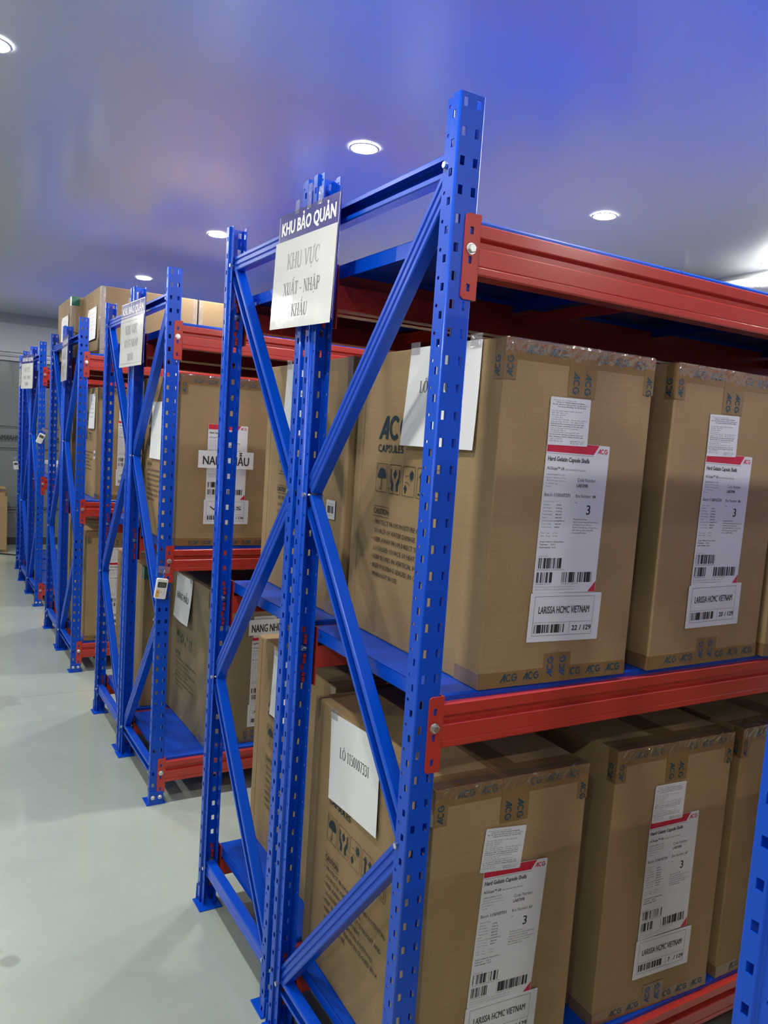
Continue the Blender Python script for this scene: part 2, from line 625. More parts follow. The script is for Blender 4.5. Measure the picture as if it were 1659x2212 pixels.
def slab(name, x0, x1, y0, y1, z0, z1, m, label=None):
    b = MB()
    b.box(x0, x1, y0, y1, z0, z1, m)
    o = b.build(name)
    fix_normals(o.data)
    return tag(o, label=label, kind='structure')


slab('floor', RX0 - .2, RX1 + .2, RY0 - .2, 11.4, -0.10, 0.0, 'floor_epoxy', 'smooth grey-green epoxy floor with soft reflections')
slab('ceiling', RX0 - .2, RX1 + .2, RY0 - .2, 11.4, CEIL, CEIL + .10, 'ceiling_bounce_tint', 'smooth pale ceiling tinted by blue shelf bounce above the racks')
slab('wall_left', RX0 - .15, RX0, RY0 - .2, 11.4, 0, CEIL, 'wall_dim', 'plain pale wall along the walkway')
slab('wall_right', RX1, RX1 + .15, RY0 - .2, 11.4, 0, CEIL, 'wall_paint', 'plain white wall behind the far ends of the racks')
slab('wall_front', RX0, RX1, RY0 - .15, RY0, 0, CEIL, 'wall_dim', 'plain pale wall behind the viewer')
slab('wall_back', RX0, RX1, 11.2, 11.35, 0, CEIL, 'wall_grey', 'dim grey wall beyond the plastic strip curtain')
# header of the opening: a soffit and a pale lintel wall above the curtain
slab('trim_1', RX0, RX1, RY1 - .02, RY1 + .16, 2.685, CEIL, 'wall_grey', 'grey cornice strip under the ceiling at the end wall')
slab('wall_header', RX0, RX1, RY1, RY1 + .12, 2.345, 2.685, 'wall_paint', 'pale wall strip above the plastic curtain')

# the plastic curtain at the end of the walkway
cur = empty('strip_curtain', (RX0, RY1 + .02, 0))
tag(cur, 'grey see-through plastic curtain with mirrored black lettering at the end of the walkway', 'curtain')
b = MB()
b.box(0, RX1 - RX0, -.03, .03, 2.24, 2.34, 'rail_grey')
b.box(0, RX1 - RX0, -.05, -.03, 2.29, 2.31, 'rail_grey')
o = b.build('curtain_rail', cur)
fix_normals(o.data, .004)
for i in range(9):
    x = -RX0 - 1.1 + i * .36
    b = MB()
    b.cyl((x, -.02, 2.19), .007, .06, 'z', 'zinc', 8)
    b.build('hanger', cur)
SW = .44
for i in range(16):
    b = MB()
    x0 = i * SW - .01
    n = 8
    vs, fs = [], []
    for k in range(n + 1):
        x = x0 + (SW + .03) * k / n
        y = .008 * math.sin(k / n * PI) + (.010 if i % 2 else 0)
        for z in (.09, .5, 1.0, 1.5, 2.0, 2.25):
            vs.append((x, y + .004 * math.sin(3 * z + i), z))
    for k in range(n):
        for q in range(5):
            a = k * 6 + q
            fs.append([a, a + 6, a + 7, a + 1])
    b.add(vs, fs, 'pvc_strip', None, True)
    b.build('curtain_strip', cur)
b = MB()
for z in (1.192, 1.454, .44, .47):
    b.box(0, RX1 - RX0, -.014, -.012, z - .004, z + .004, 'black_ink')
b.build('printed_line', cur)
for wd, wx, ww in (('PHARMA', .225, .235), ('LARISSA', .93, .36)):
    b = MB()
    text(b, wd, 0, 0, .055, 'black_ink', width=ww, bold=.02, mirror=True)
    b.build('lettering', cur, Matrix.Translation((-RX0 + wx, -.022, 1.295)) @ FRONT)
b = MB()
b.box(0, RX1 - RX0, .00, .03, 0.0, .09, 'gap_dark')  # dark strip stands in for the dark gap under the curtain
b.build('dark_gap_strip', cur)

# wrapped cooling pipe under the ceiling at the white wall
pipe = empty('wrapped_pipe', (RX1 - .10, 2.2, 2.66))
tag(pipe, 'white wrapped cooling pipe with a strap under the ceiling at the white wall', 'pipe')
b = MB()
b.tube([(0, -3.2 + .2 * i, .012 * math.sin(i * 1.3)) for i in range(36)], .07, 'duct_wrap', 14)
b.build('wrapping', pipe)
for y in (-.5, .25, 1.5):
    b = MB()
    b.cyl((0, y, 0), .075, .03, 'y', 'lamp_trim', 14)
    b.build('strap', pipe)

# ------------------------------------------------------------------ ceiling lamps
lamp_trim_me = None


def lamp(x, y, label, group):
    global lamp_trim_me, lamp_disc_me
    t = empty('ceiling_downlight', (x, y, CEIL))
    tag(t, label, 'ceiling lamp', group)
    if lamp_trim_me is None:
        b = MB()
        n = 16
        prof = [(.055, -.002), (.062, -.003), (.065, -.006), (.062, -.009), (.056, -.008), (.053, -.005)]
        vs, fs = [], []
        for i in range(n):
            a = 2 * PI * i / n
            for r, z in prof:
                vs.append((r * math.cos(a), r * math.sin(a), z))
        k = len(prof)
        for i in range(n):
            for q in range(k):
                fs.append([i * k + q, ((i + 1) % n) * k + q, ((i + 1) % n) * k + (q + 1) % k, i * k + (q + 1) % k])
        b.add(vs, fs, 'lamp_trim', None, True)
        lamp_trim_me = fix_normals(b.mesh('lamp_trim'))
        b = MB()
        b.poly([(.054 * math.cos(-2 * PI * i / n), .054 * math.sin(-2 * PI * i / n)) for i in range(n)], 'lamp_glow', -.008)
        lamp_disc_me = b.mesh('diffuser')
    obj('trim_ring', lamp_trim_me, t)
    obj('diffuser', lamp_disc_me, t)


LX = (-.62, .79, 2.20, 3.61, -2.03)  # last column is added, unseen, to brighten the walkway side
LY = (-3.83, -1.94, -.05, 1.84, 3.73, 5.62, 7.51)
LL = {(1, 3): 'round white ceiling downlight above the second rack row, beside the tall front post',
      (2, 3): 'round white ceiling downlight above the red top beam of the nearest rack',
      (1, 4): 'round white ceiling downlight just beside the top of the second tall post pair',
      (1, 5): 'round white ceiling downlight above the cartons on the top shelf',
      (0, 3): 'round white ceiling downlight cut off by the picture edge above the walkway'}
COLN = ('above the walkway', 'above the open ends of the racks', 'above the deep side of the racks', 'along the white wall', 'added left of the walkway')
ROWN = ('behind the viewer', 'beside the viewer', 'over the nearest rack', 'over the first aisle', 'over the second aisle', 'over the third aisle', 'over the last rack')
for i, x in enumerate(LX):
    for j, y in enumerate(LY):
        if (i == 3 and j != 3) or (j == 0 and i not in (1, 2)):
            continue
        lamp(x, y, LL.get((i, j), 'downlight out of view %s, %s' % (COLN[i], ROWN[j])), 'round downlights in the ceiling')

# ------------------------------------------------------------------ rack parts
W, PD, INS, H = .0558, .0475, .0062, 2.20
D, GAP, L = .597, .0256, 2.40
PITCH_Z = .05


def make_post():
    """perforated omega upright; front face at y=0 facing -Y, lips at y=PD; x 0..W"""
    b = MB()
    NR = 44
    r = .003

    def strip(P, cuts, rows):
        """P(u, z) -> 3-D; cuts: u breaks; rows: list of (z0, z1, [hole column indices])"""
        for z0, z1, holes in rows:
            for c in range(len(cuts) - 1):
                if c in holes:
                    continue
                b.add([P(cuts[c], z0), P(cuts[c + 1], z0), P(cuts[c + 1], z1), P(cuts[c], z1)], [(0, 1, 2, 3)], 'blue_paint')

    def rows(top, hh, holes):
        out = [(top, H, [])]
        for k in range(NR):
            zt = top - .05 * k
            zb = zt - hh
            zn = max(0.0, top - .05 * (k + 1)) if k < NR - 1 else 0.0
            if zb <= 0.004:
                out.append((0.0, zt, []))
                break
            out.append((zb, zt, holes))
            out.append((zn, zb, []))
            if zn <= 0:
                break
        return out
    # front face
    strip(lambda u, z: (u, 0, z), [r, .0087, .0187, .0371, .0471, W - r], rows(2.192, .0165, [1, 3]))
    for sx in (0, 1):
        fx = (lambda x: x) if sx == 0 else (lambda x: W - x)
        fl = rows(2.171, .0140, [1])
        strip(lambda u, z: (fx(0), u, z), [r, .0100, .0195, .0225], fl)
        # rounded bends and the step
        arcp = [(r - r * math.cos(a), r - r * math.sin(a)) for a in [PI / 2 * i / 4 for i in range(5)]]
        for (x0, y0), (x1, y1) in zip(arcp[:-1], arcp[1:]):
            b.add([(fx(x0), y0, 0), (fx(x1), y1, 0), (fx(x1), y1, H), (fx(x0), y0, H)], [(0, 1, 2, 3)], 'blue_paint', None, True)
        sp = [(0, .0225), (.0010, .0242), (.0052, .0252), (INS, .0270)]
        for (x0, y0), (x1, y1) in zip(sp[:-1], sp[1:]):
            b.add([(fx(x0), y0, 0), (fx(x1), y1, 0), (fx(x1), y1, H), (fx(x0), y0, H)], [(0, 1, 2, 3)], 'blue_paint', None, True)
        # lip with small round holes
        yc, rr, y0, y1 = .0385, .0038, .0270, PD
        zprev = H
        for k in range(NR):
            zc = 2.184 - .05 * k
            za, zb = zc + .010, zc - .010
            if zb < .01:
                break
            b.add([(fx(INS), y0, za), (fx(INS), y1, za), (fx(INS), y1, zprev), (fx(INS), y0, zprev)], [(0, 1, 2, 3)], 'blue_paint')
            ring = [(fx(INS), yc + rr * math.cos(PI / 4 * i + PI / 8), zc + rr * math.sin(PI / 4 * i + PI / 8)) for i in range(8)]
            ym, outer = (y0 + y1) / 2, None
            outer = [(fx(INS), y1, zc + .005), (fx(INS), yc + .004, za), (fx(INS), yc - .004, za), (fx(INS), y0, zc + .005),
                     (fx(INS), y0, zc - .005), (fx(INS), yc - .004, zb), (fx(INS), yc + .004, zb), (fx(INS), y1, zc - .005)]
            b.add(ring + outer, [(i, (i + 1) % 8, 8 + (i + 1) % 8, 8 + i) for i in range(8)], 'blue_paint')
            for cy, cz, i0, i1 in ((y1, za, 0, 1), (y0, za, 2, 3), (y0, zb, 4, 5), (y1, zb, 6, 7)):
                b.add([outer[i0], outer[i1], (fx(INS), cy, cz)], [(0, 1, 2)], 'blue_paint')
            zprev = zb
        b.add([(fx(INS), y0, 0), (fx(INS), y1, 0), (fx(INS), y1, zprev), (fx(INS), y0, zprev)], [(0, 1, 2, 3)], 'blue_paint')
    me = b.mesh('post')
    bm = bmesh.new()
    bm.from_mesh(me)
    bmesh.ops.remove_doubles(bm, verts=bm.verts, dist=1e-5)
    # orient every face outwards from the hollow centre line
    for f in bm.faces:
        c = f.calc_center_median()
        ref = Vector((c.x - W / 2, c.y - .032, 0))
        if abs(ref.x) > .02:
            ref.y = 0
        if c.y < .002:
            ref = Vector((0, -1, 0))
        if f.normal.dot(ref) < 0:
            f.normal_flip()
    bm.to_mesh(me)
    bm.free()
    ob = bpy.data.objects.new('tmp_post', me)
    COL.objects.link(ob)
    md = ob.modifiers.new('s', 'SOLIDIFY')
    md.thickness = .0020
    md.offset = -1
    dg = bpy.context.evaluated_depsgraph_get()
    m2 = bpy.data.meshes.new_from_object(ob.evaluated_get(dg))
    m2.name = 'post'
    bpy.data.objects.remove(ob)
    return m2


post_me = make_post()


def make_base():
    b = MB()
    b.box(-.010, .070, -.006, .074, 0, .0045, 'blue_paint')
    me = fix_normals(b.mesh('base_plate'), .0015, 1)
    b = MB()
    b.prism([(-.003, .002), (.0588, .002), (.0575, .058), (-.0017, .058)], -.006, -.0005, 'y', 'blue_paint')
    # prism along y expects (x, z) pairs
    me2 = fix_normals(b.mesh('foot_tab'), .001, 1)
    return me, me2


base_me, tab_me = make_base()


def make_bolt(length=.006, head=.0085, tail=0.0):
    """hex bolt, head pointing -Y, seat at y=0"""
    b = MB()
    b.cyl((0, -.0015, 0), head * 1.22, .0015, 'y', 'zinc', 18)
    n = 6
    v = []
    for k, y in ((1.0, -.0015), (1.0, -.0062), (.82, -.0072)):
        for i in range(n):
            a = 2 * PI * i / n + .3
            v.append((head * k * math.cos(a), y, head * k * math.sin(a)))
    f = []
    for q in range(2):
        for i in range(n):
            f.append([q * n + i, q * n + (i + 1) % n, (q + 1) * n + (i + 1) % n, (q + 1) * n + i])
    f.append([2 * n + i for i in range(n)])
    b.add(v, f, 'zinc')
    if tail:
        b.cyl((0, 0, 0), .0038, tail, 'y', 'zinc', 10)
        b.cyl((0, .0045, 0), head * 1.2, .0014, 'y', 'zinc', 16)
        b.cyl((0, .0059, 0), head * .95, .0065, 'y', 'zinc', 6, False)
    return fix_normals(b.mesh('bolt'))


bolt_beam_me = make_bolt(tail=.020)
bolt_foot_me = make_bolt(head=.0075)


def make_long_bolt():
    """brace bolt running along X through both lips"""
    b = MB()
    b.cyl((INS - .0062, 0, 0), .0062, .006, 'x', 'zinc', 6, False)
    b.cyl((INS - .001, 0, 0), .0032, W - 2 * INS + .004, 'x', 'zinc', 10)
    b.cyl((W - INS, 0, 0), .0062, .005, 'x', 'zinc', 6, False)
    return fix_normals(b.mesh('brace_bolt'))


bolt_brace_me = make_long_bolt()


def make_brace(p, q, open_left):
    """C channel between points p, q = (y, z) in the frame plane; web on one X side, lips on the other"""
    p, q = Vector((0, p[0], p[1])), Vector((0, q[0], q[1]))
    d = (q - p)
    ln = d.length
    d.normalize()
    n = Vector((0, -d.z, d.y))
    hh, xd, t = .043, .029, .002
    xc = W / 2
    s = -1 if open_left else 1
    # half profile: (x offset along s * , n offset); web at -s*xd/2
    xw = -s * xd / 2
    xo = s * xd / 2
    outer = [(xo, hh / 2 - .010), (xo, hh / 2 - .002), (xo - s * .002, hh / 2), (xw + s * .002, hh / 2), (xw, hh / 2 - .002),
             (xw, .0125), (xw + s * .0035, .0100), (xw + s * .0035, .0065), (xw, .0040),
             (xw, -.0040), (xw + s * .0035, -.0065), (xw + s * .0035, -.0100), (xw, -.0125),
             (xw, -hh / 2 + .002), (xw + s * .002, -hh / 2), (xo - s * .002, -hh / 2), (xo, -hh / 2 + .002), (xo, -hh / 2 + .010)]
    b = MB()
    v = []
    for a in (0, ln):
        for x, m in outer:
            v.append(p + d * a + n * m + Vector((xc + x, 0, 0)))
    k = len(outer)
    b.add(v, [[i, i + 1, k + i + 1, k + i] for i in range(k - 1)], 'blue_paint')
    me = b.mesh('brace')
    ob = bpy.data.objects.new('tmp', me)
    COL.objects.link(ob)
    md = ob.modifiers.new('s', 'SOLIDIFY')
    md.thickness = .0018
    md.offset = 0
    dg = bpy.context.evaluated_depsgraph_get()
    m2 = bpy.data.meshes.new_from_object(ob.evaluated_get(dg))
    m2.name = 'brace'
    bpy.data.objects.remove(ob)
    return m2


YA, YB = .0385, D - .0385
Z1, Z2, Z3, Z4 = 2.084, 1.436, .786, .141
BRACES = [((YA - .006, Z1 + .004), (YB + .006, Z1 + .004), True),
          ((YA - .004, Z1 - .012), (YB - .006, Z2 + .02), False),
          ((YB - .002, Z2 - .012), (YA + .002, Z3 + .014), True),
          ((YA + .002, Z3 - .014), (YB - .006, Z4 + .02), False),
          ((YB + .002, Z4 - .01), (YA - .002, Z4 - .01), True)]
brace_me = [make_brace(*a) for a in BRACES]

# beams ---------------------------------------------------------------
BT = 1.982            # top of the top beam; others 0.9 lower each
BEAM_X0, BEAM_X1 = .062, L - .062


def make_beam():
    """z=0 is the top of the beam; outer face at y=-0.004"""
    o = -.004
    prof = [(o + .0015, 0), (o, -.0015), (o, -.0215), (o + .0015, -.0235), (o + .011, -.028), (o + .011, -.0375), (o + .002, -.0405), (o, -.0425),
            (o, -.0720), (o + .0012, -.0735), (o, -.0755), (o, -.0865), (o + .003, -.0895), (.040, -.0895), (.042, -.0875), (.042, -.032),
            (.018, -.032), (.018, -.001), (.017, 0)]
    b = MB()
    b.prism(prof, BEAM_X0, BEAM_X1, 'x', 'red_paint')
    return fix_normals(b.mesh('beam_rail'))


beam_me = make_beam()


def make_connector():
    x0, x1, zt, zb = .030, .0635, .0165, -.1355
    r = .007
    outer = arc(x0 + r, zt - r, r, r, 180, 90, 4) + [(x1, zt), (x1, zb)] + arc(x0 + r, zb + r, r, r, 270, 180, 4)
    holes = []
    for zc in (-.0135, -.0650, -.1145):
        holes.append([(.0400, zc - .0068), (.0478, zc - .0068), (.0478, zc + .0068), (.0400, zc + .0068)])
    me = plate([outer] + holes, .0036, 'red_paint', 'connector', FRONT)
    me.transform(Matrix.Translation((0, -.0022, 0)))
    bm = bmesh.new()
    bm.from_mesh(me)
    t = MB()
    # return leg along the side of the post, and the weld bead
    t.box(.0600, .0636, -.0005, .043, zb, zt, 'red_paint')
    # three hooks pushed through the slots, turned down behind the post face
    for zc in (-.0135, -.0650, -.1145):
        t.box(.0400, .0474, .0020, .0105, zc - .0060, zc + .0050, 'red_paint')
        t.box(.0400, .0474, .0055, .0105, zc - .0200, zc - .0040, 'red_paint')
    m2 = t.mesh('t')
    bm2 = bmesh.new()
    bm2.from_mesh(m2)
    bm2.to_mesh(m2)
    bm2.free()
    bm.from_mesh(m2)
    bmesh.ops.recalc_face_normals(bm, faces=bm.faces)
    bm.to_mesh(me)
    bm.free()
    me.materials.clear()
    me.materials.append(MATS['red_paint'])
    me.update()
    return me


conn_me = make_connector()
conn2_me = conn_me.copy()
conn2_me.transform(Matrix.Diagonal((-1, 1, 1, 1)))
conn2_me.flip_normals()
conn2_me.transform(Matrix.Translation((L, 0, 0)))

# shelf panels ----------------------------------------------------------
NP = 4
PW = (L - .124) / NP


def make_panel():
    """top at z=0"""
    b = MB()
    y0, y1, lip, t = .0135, D - .0135, .032, .0014
    w = PW - .0015
    prof = [(y0 + .001, -lip), (y0, -lip), (y0, -.0035), (y0 + .0035, 0), (y1 - .0035, 0), (y1, -.0035), (y1, -lip), (y1 - .001, -lip),
            (y1 - .0015, -.004), (y1 - .0045, -t), (y0 + .0045, -t), (y0 + .0015, -.004)]
    b.prism(prof, 0, w, 'x', 'blue_paint')
    me = fix_normals(b.mesh('panel'))
    bm = bmesh.new()
    bm.from_mesh(me)
    for x in (0.0007, w - .0007):
        circ = lambda yy: [(yy + .0052 * math.cos(2 * PI * i / 10), -.016 + .0052 * math.sin(2 * PI * i / 10)) for i in range(10)]
        sp = plate([[(y0 + .002, 0), (y1 - .002, 0), (y1 - .002, -lip), (y0 + .002, -lip)], circ(.060), circ(D - .060)], .0014, 'blue_paint', 'side_lip')
        sp.transform(Matrix(((0, 0, 1, x), (1, 0, 0, 0), (0, 1, 0, 0), (0, 0, 0, 1))))
        bm.from_mesh(sp)
    bm.to_mesh(me)
    bm.free()
    me.materials.clear()
    me.materials.append(MATS['blue_paint'])
    for p in me.polygons:
        p.material_index = 0
    me.update()
    return me


panel_me = make_panel()
tie = MB()
tie.prism([(0, -.032), (.03, -.032), (.03, -.036), (.004, -.036), (.004, -.062), (0, -.062)], .042, D - .042, 'y', 'red_paint')
tie_me = fix_normals(tie.mesh('support_bar'))
DECK_DZ = .0135


def make_rack(name):
    t = empty(name)
    for ex in (0.0, L - W):
        for face in (0, 1):
            p = obj('post', post_me, t)
            if face == 0:
                p.location = (ex, 0, 0.001)
            else:
                p.location = (ex + W, D, 0.001)
                p.rotation_euler = (0, 0, PI)
            obj('base_plate', base_me, p, loc=(0, 0, -.001))
            obj('foot_tab', tab_me, p, loc=(0, 0, -.001))
            for bx in (.0140, .0435):
                obj('foot_bolt', bolt_foot_me, p, loc=(bx, -.006, .033))
        for me in brace_me:
            obj('brace', me, t, loc=(ex, 0, 0))
        for y, z in ((YA, Z1), (YB, Z1), (YB, Z2), (YA, Z3), (YB, Z4), (YA, Z4 - .01)):
            obj('brace_bolt', bolt_brace_me, t, loc=(ex, y, z))
    for lv in range(3):
        z = BT - .9 * lv
        for side in (0, 1):
            be = obj('beam', beam_me, t)
            if side == 0:
                be.location = (0, 0, z)
            else:
                be.location = (L, D, z)
                be.rotation_euler = (0, 0, PI)
            obj('connector', conn_me, be)
            obj('connector', conn2_me, be)
            obj('bolt', bolt_beam_me, be, loc=(.0445, -.0042, -.0455))
            obj('bolt', bolt_beam_me, be, loc=(L - .0445, -.0042, -.0455))
        for k in range(NP):
            obj('shelf_panel', panel_me, t, loc=(.062 + k * PW, 0, z + DECK_DZ))
        for k in (1, 3):
            obj('support_bar', tie_me, t, loc=(.062 + k * PW - .015, 0, z))
    return t


ROWS = {0: (-1.910, 0.0), 1: (0.0, 0.0), 2: (1.9438, .0184), 3: (3.8781, .0098), 4: (5.8083, .0207)}
RACKS = {}
proto = make_rack('storage_rack')
LAB = {
    (1, 'A'): 'nearest blue and red steel rack, its tall post in front of the large cartons',
    (1, 'B'): 'blue and red steel rack standing back to back behind the nearest one',
    (2, 'A'): 'blue and red steel rack whose front post carries a data logger with an orange sticker',
    (2, 'B'): 'blue and red steel rack back to back behind the one with the orange-stickered logger',
    (3, 'A'): 'blue and red steel rack in the third row with large cartons on its top shelf',
    (3, 'B'): 'blue and red steel rack behind the third-row one with cartons on top',
    (4, 'A'): 'blue and red steel rack with a sideways-tilted white data logger on its post',
    (4, 'B'): 'blue and red steel rack in the middle of the far triple row',
    (4, 'C'): 'last blue and red steel rack at the walkway end, before the plastic curtain',
    (0, 'B'): 'blue steel rack whose perforated post is cut off at the lower edge beside the viewer',
}


def place(key, first=None):
    row, side = key
    y0, xo = ROWS[row]
    t = first or copy_tree(proto)
    if side == 'A':
        t.location = (xo, y0, 0)
        t.rotation_euler = (0, 0, 0)
    elif side == 'B':
        t.location = (xo + L, y0 + 2 * D + GAP, 0)
        t.rotation_euler = (0, 0, PI)
    else:
        t.location = (xo + .035 + L, 7.685, 0)
        t.rotation_euler = (0, 0, PI)
    tag(t, LAB[key], 'rack', 'blue and red storage racks')
    RACKS[key] = t


place((1, 'A'), proto)
for key in ((1, 'B'), (2, 'A'), (2, 'B'), (3, 'A'), (3, 'B'), (4, 'A'), (4, 'B'), (4, 'C'), (0, 'B')):
    place(key)
DECK = [BT + DECK_DZ - .9 * i for i in range(3)]      # top, middle, bottom shelf surfaces

# ------------------------------------------------------------------ cartons
CW, CD, CH = .405, .600, .700


def rrect(x0, y0, x1, y1, r, n=3):
    return (arc(x1 - r, y1 - r, r, r, 0, 90, n) + arc(x0 + r, y1 - r, r, r, 90, 180, n) +
            arc(x0 + r, y0 + r, r, r, 180, 270, n) + arc(x1 - r, y0 + r, r, r, 270, 360, n))


def body_mesh(w, d, h, m):
    b = MB()
    b.box(0, w, 0, d, 0, h, m)
    me = fix_normals(b.mesh('body'), .0035, 2)
    bm = bmesh.new()
    bm.from_mesh(me)
    t = MB()
    # glued joint flap near the back corner of the left side, and the meeting line of the top flaps
    t.box(-.0012, .001, d - .040, d - .004, .004, h - .004, m)
    m2 = fix_normals(t.mesh('t'), .0006, 1)
    bm.from_mesh(m2)
    bm.to_mesh(me)
    bm.free()
    for p in me.polygons:
        p.material_index = 0
    return me


_BODY = {}


def get_body(w, d, h, m):
    k = (w, d, h, m)
    if k not in _BODY:
        _BODY[k] = body_mesh(w, d, h, m)
    return _BODY[k]


def tape_marks(b, length, flip=False, step=.058, h=.0160, seed=0):
    """row of marks along +x, strip height 0.034..0.05, centred on y=0"""
    n = int(length / step)
    off = (seed * 37 % 17) / 17 * .03
    for i in range(n + 1):
        x = off + i * step - .02
        if x < 0.002 or x + .046 > length - .002:
            continue
        if flip:
            logo(b, x + .045, h * .4, h, 'tape_ink', rot=PI)
            text(b, 'CAPSULES', x + .034, .0105, .0032, 'tape_ink_faint', width=.026, rot=PI, res=1)
        else:
            logo(b, x, -h * .25, h, 'tape_ink')
            text(b, 'CAPSULES', x + .002, -.0095, .0032, 'tape_ink_faint', width=.026, res=1)


_TAPE = {}
_FILM = {}


def get_film(w, h, seed):
    """crinkled clear film folded over the front top edge"""
    k = (w, h, seed)
    if k in _FILM:
        return _FILM[k]
    rnd = random.Random(seed)
    b = MB()
    n = 56
    prof = [(-.0016, -.020), (-.0020, -.012), (-.0026, -.005), (-.0016, .0006), (.004, .0026), (.014, .0024), (.026, .0020)]
    vs = []
    for i in range(n + 1):
        for q, (y, z) in enumerate(prof):
            j = .0 if q in (0, 6) else .0016
            drop = rnd.random() * .012 if q == 0 else 0
            vs.append((w * i / n, y - rnd.random() * j, h + z + (rnd.random() - .4) * j - drop))
    p = len(prof)
    fs = [[i * p + q, (i + 1) * p + q, (i + 1) * p + q + 1, i * p + q + 1] for i in range(n) for q in range(p - 1)]
    b.add(vs, fs, 'clear_film', None, False)
    _FILM[k] = b.mesh('clear_film')
    return _FILM[k]




def get_tape(kind, w, d, h, flip=False):
    """meshes of tape strip and its print, in carton coordinates"""
    k = (kind, w, d, h, flip)
    if k in _TAPE:
        return _TAPE[k]
    s, p = MB(), MB()
    e = .0007

    def pr(fn, M):
        t = MB()
        fn(t)
        for i, name in enumerate(t.mats):
            for f, mi in zip(t.f, t.m):
                if mi == i:
                    p.add([t.v[a] for a in f], [list(range(len(f)))], name, M)
    if kind == 'top_band':
        s.box(.001, w - .001, -e, 0, h - .040, h + e, 'tape_brown')
        s.box(.001, w - .001, -e, .055, h, h + e, 'tape_brown')
        pr(lambda t: tape_marks(t, w, flip, seed=int(w * 1000)), Matrix.Translation((0, -e - .0003, h - .022)) @ FRONT)
    elif kind == 'bottom_band':
        s.box(.001, w - .001, -e, 0, .001, .034, 'tape_brown')
        s.box(-e, 0, -e, .085, .001, .034, 'tape_brown')
        pr(lambda t: tape_marks(t, w, flip, seed=3), Matrix.Translation((0, -e - .0003, .016)) @ FRONT)
        pr(lambda t: tape_marks(t, .085, flip, step=.045, seed=9), Matrix.Translation((-e - .0003, .085, .016)) @ SIDE)
    elif kind == 'centre_strip':
        x0, x1 = w / 2 - .037, w / 2 + .037
        s.box(x0, x1, -2 * e, 0, h - .100, h + 2 * e, 'tape_brown')
        s.box(x0, x1, -2 * e, d, h, h + 2 * e, 'tape_brown')
        for dx in (.020, .052):
            pr(lambda t, dx=dx: logo(t, 0, 0, .0165, 'tape_ink', rot=-PI / 2),
               Matrix.Translation((x0 + dx - .008, -2 * e - .0003, h - .050)) @ FRONT)
    elif kind == 'lower_strip':
        x0, x1 = w / 2 - .037, w / 2 + .037
        s.box(x0, x1, -2 * e, 0, .001, .064, 'tape_brown')
        for dx in (.026, .060):
            pr(lambda t: logo(t, 0, 0, .0165, 'tape_ink_blue', rot=PI / 2),
               Matrix.Translation((x0 + dx, -2 * e - .0003, .012)) @ FRONT)
    elif kind == 'corner_left':
        s.box(-e, .031, -2 * e, 0, h - .080, h - .001, 'tape_brown')
        s.box(-2 * e, 0, -e, .028, h - .080, h - .001, 'tape_brown')
        pr(lambda t: logo(t, 0, 0, .0155, 'tape_ink', rot=PI / 2), Matrix.Translation((.022, -2 * e - .0003, h - .076)) @ FRONT)
        pr(lambda t: logo(t, 0, 0, .0155, 'tape_ink', rot=PI / 2), Matrix.Translation((-2 * e - .0003, .010, h - .076)) @ SIDE)
    elif kind == 'corner_right':
        s.box(w - .028, w + e, -2 * e, 0, h - .080, h - .001, 'tape_brown')
        pr(lambda t: logo(t, 0, 0, .0155, 'tape_ink', rot=-PI / 2), Matrix.Translation((w - .020, -2 * e - .0003, h - .040)) @ FRONT)
    elif kind == 'clear_edge':
        s.box(-e, .03, -e, .03, h - .10, h + e, 'clear_tape')
    elif kind == 'green_corner':
        s.box(-2 * e, .012, -2 * e, .05, h - .060, h + e, 'green_tape')
        s.box(-2 * e, .05, -2 * e, .012, h - .060, h + e, 'green_tape')
    sm = fix_normals(s.mesh('tape'), .0002, 1)
    pm = p.mesh('tape_print') if p.v else None
    _TAPE[k] = (sm, pm)
    return _TAPE[k]


def add_tape(root, kind, w, d, h, flip=False):
    sm, pm = get_tape(kind, w, d, h, flip)
    o = obj('tape', sm, root)
    if pm:
        obj('tape_print', pm, o)
    return o


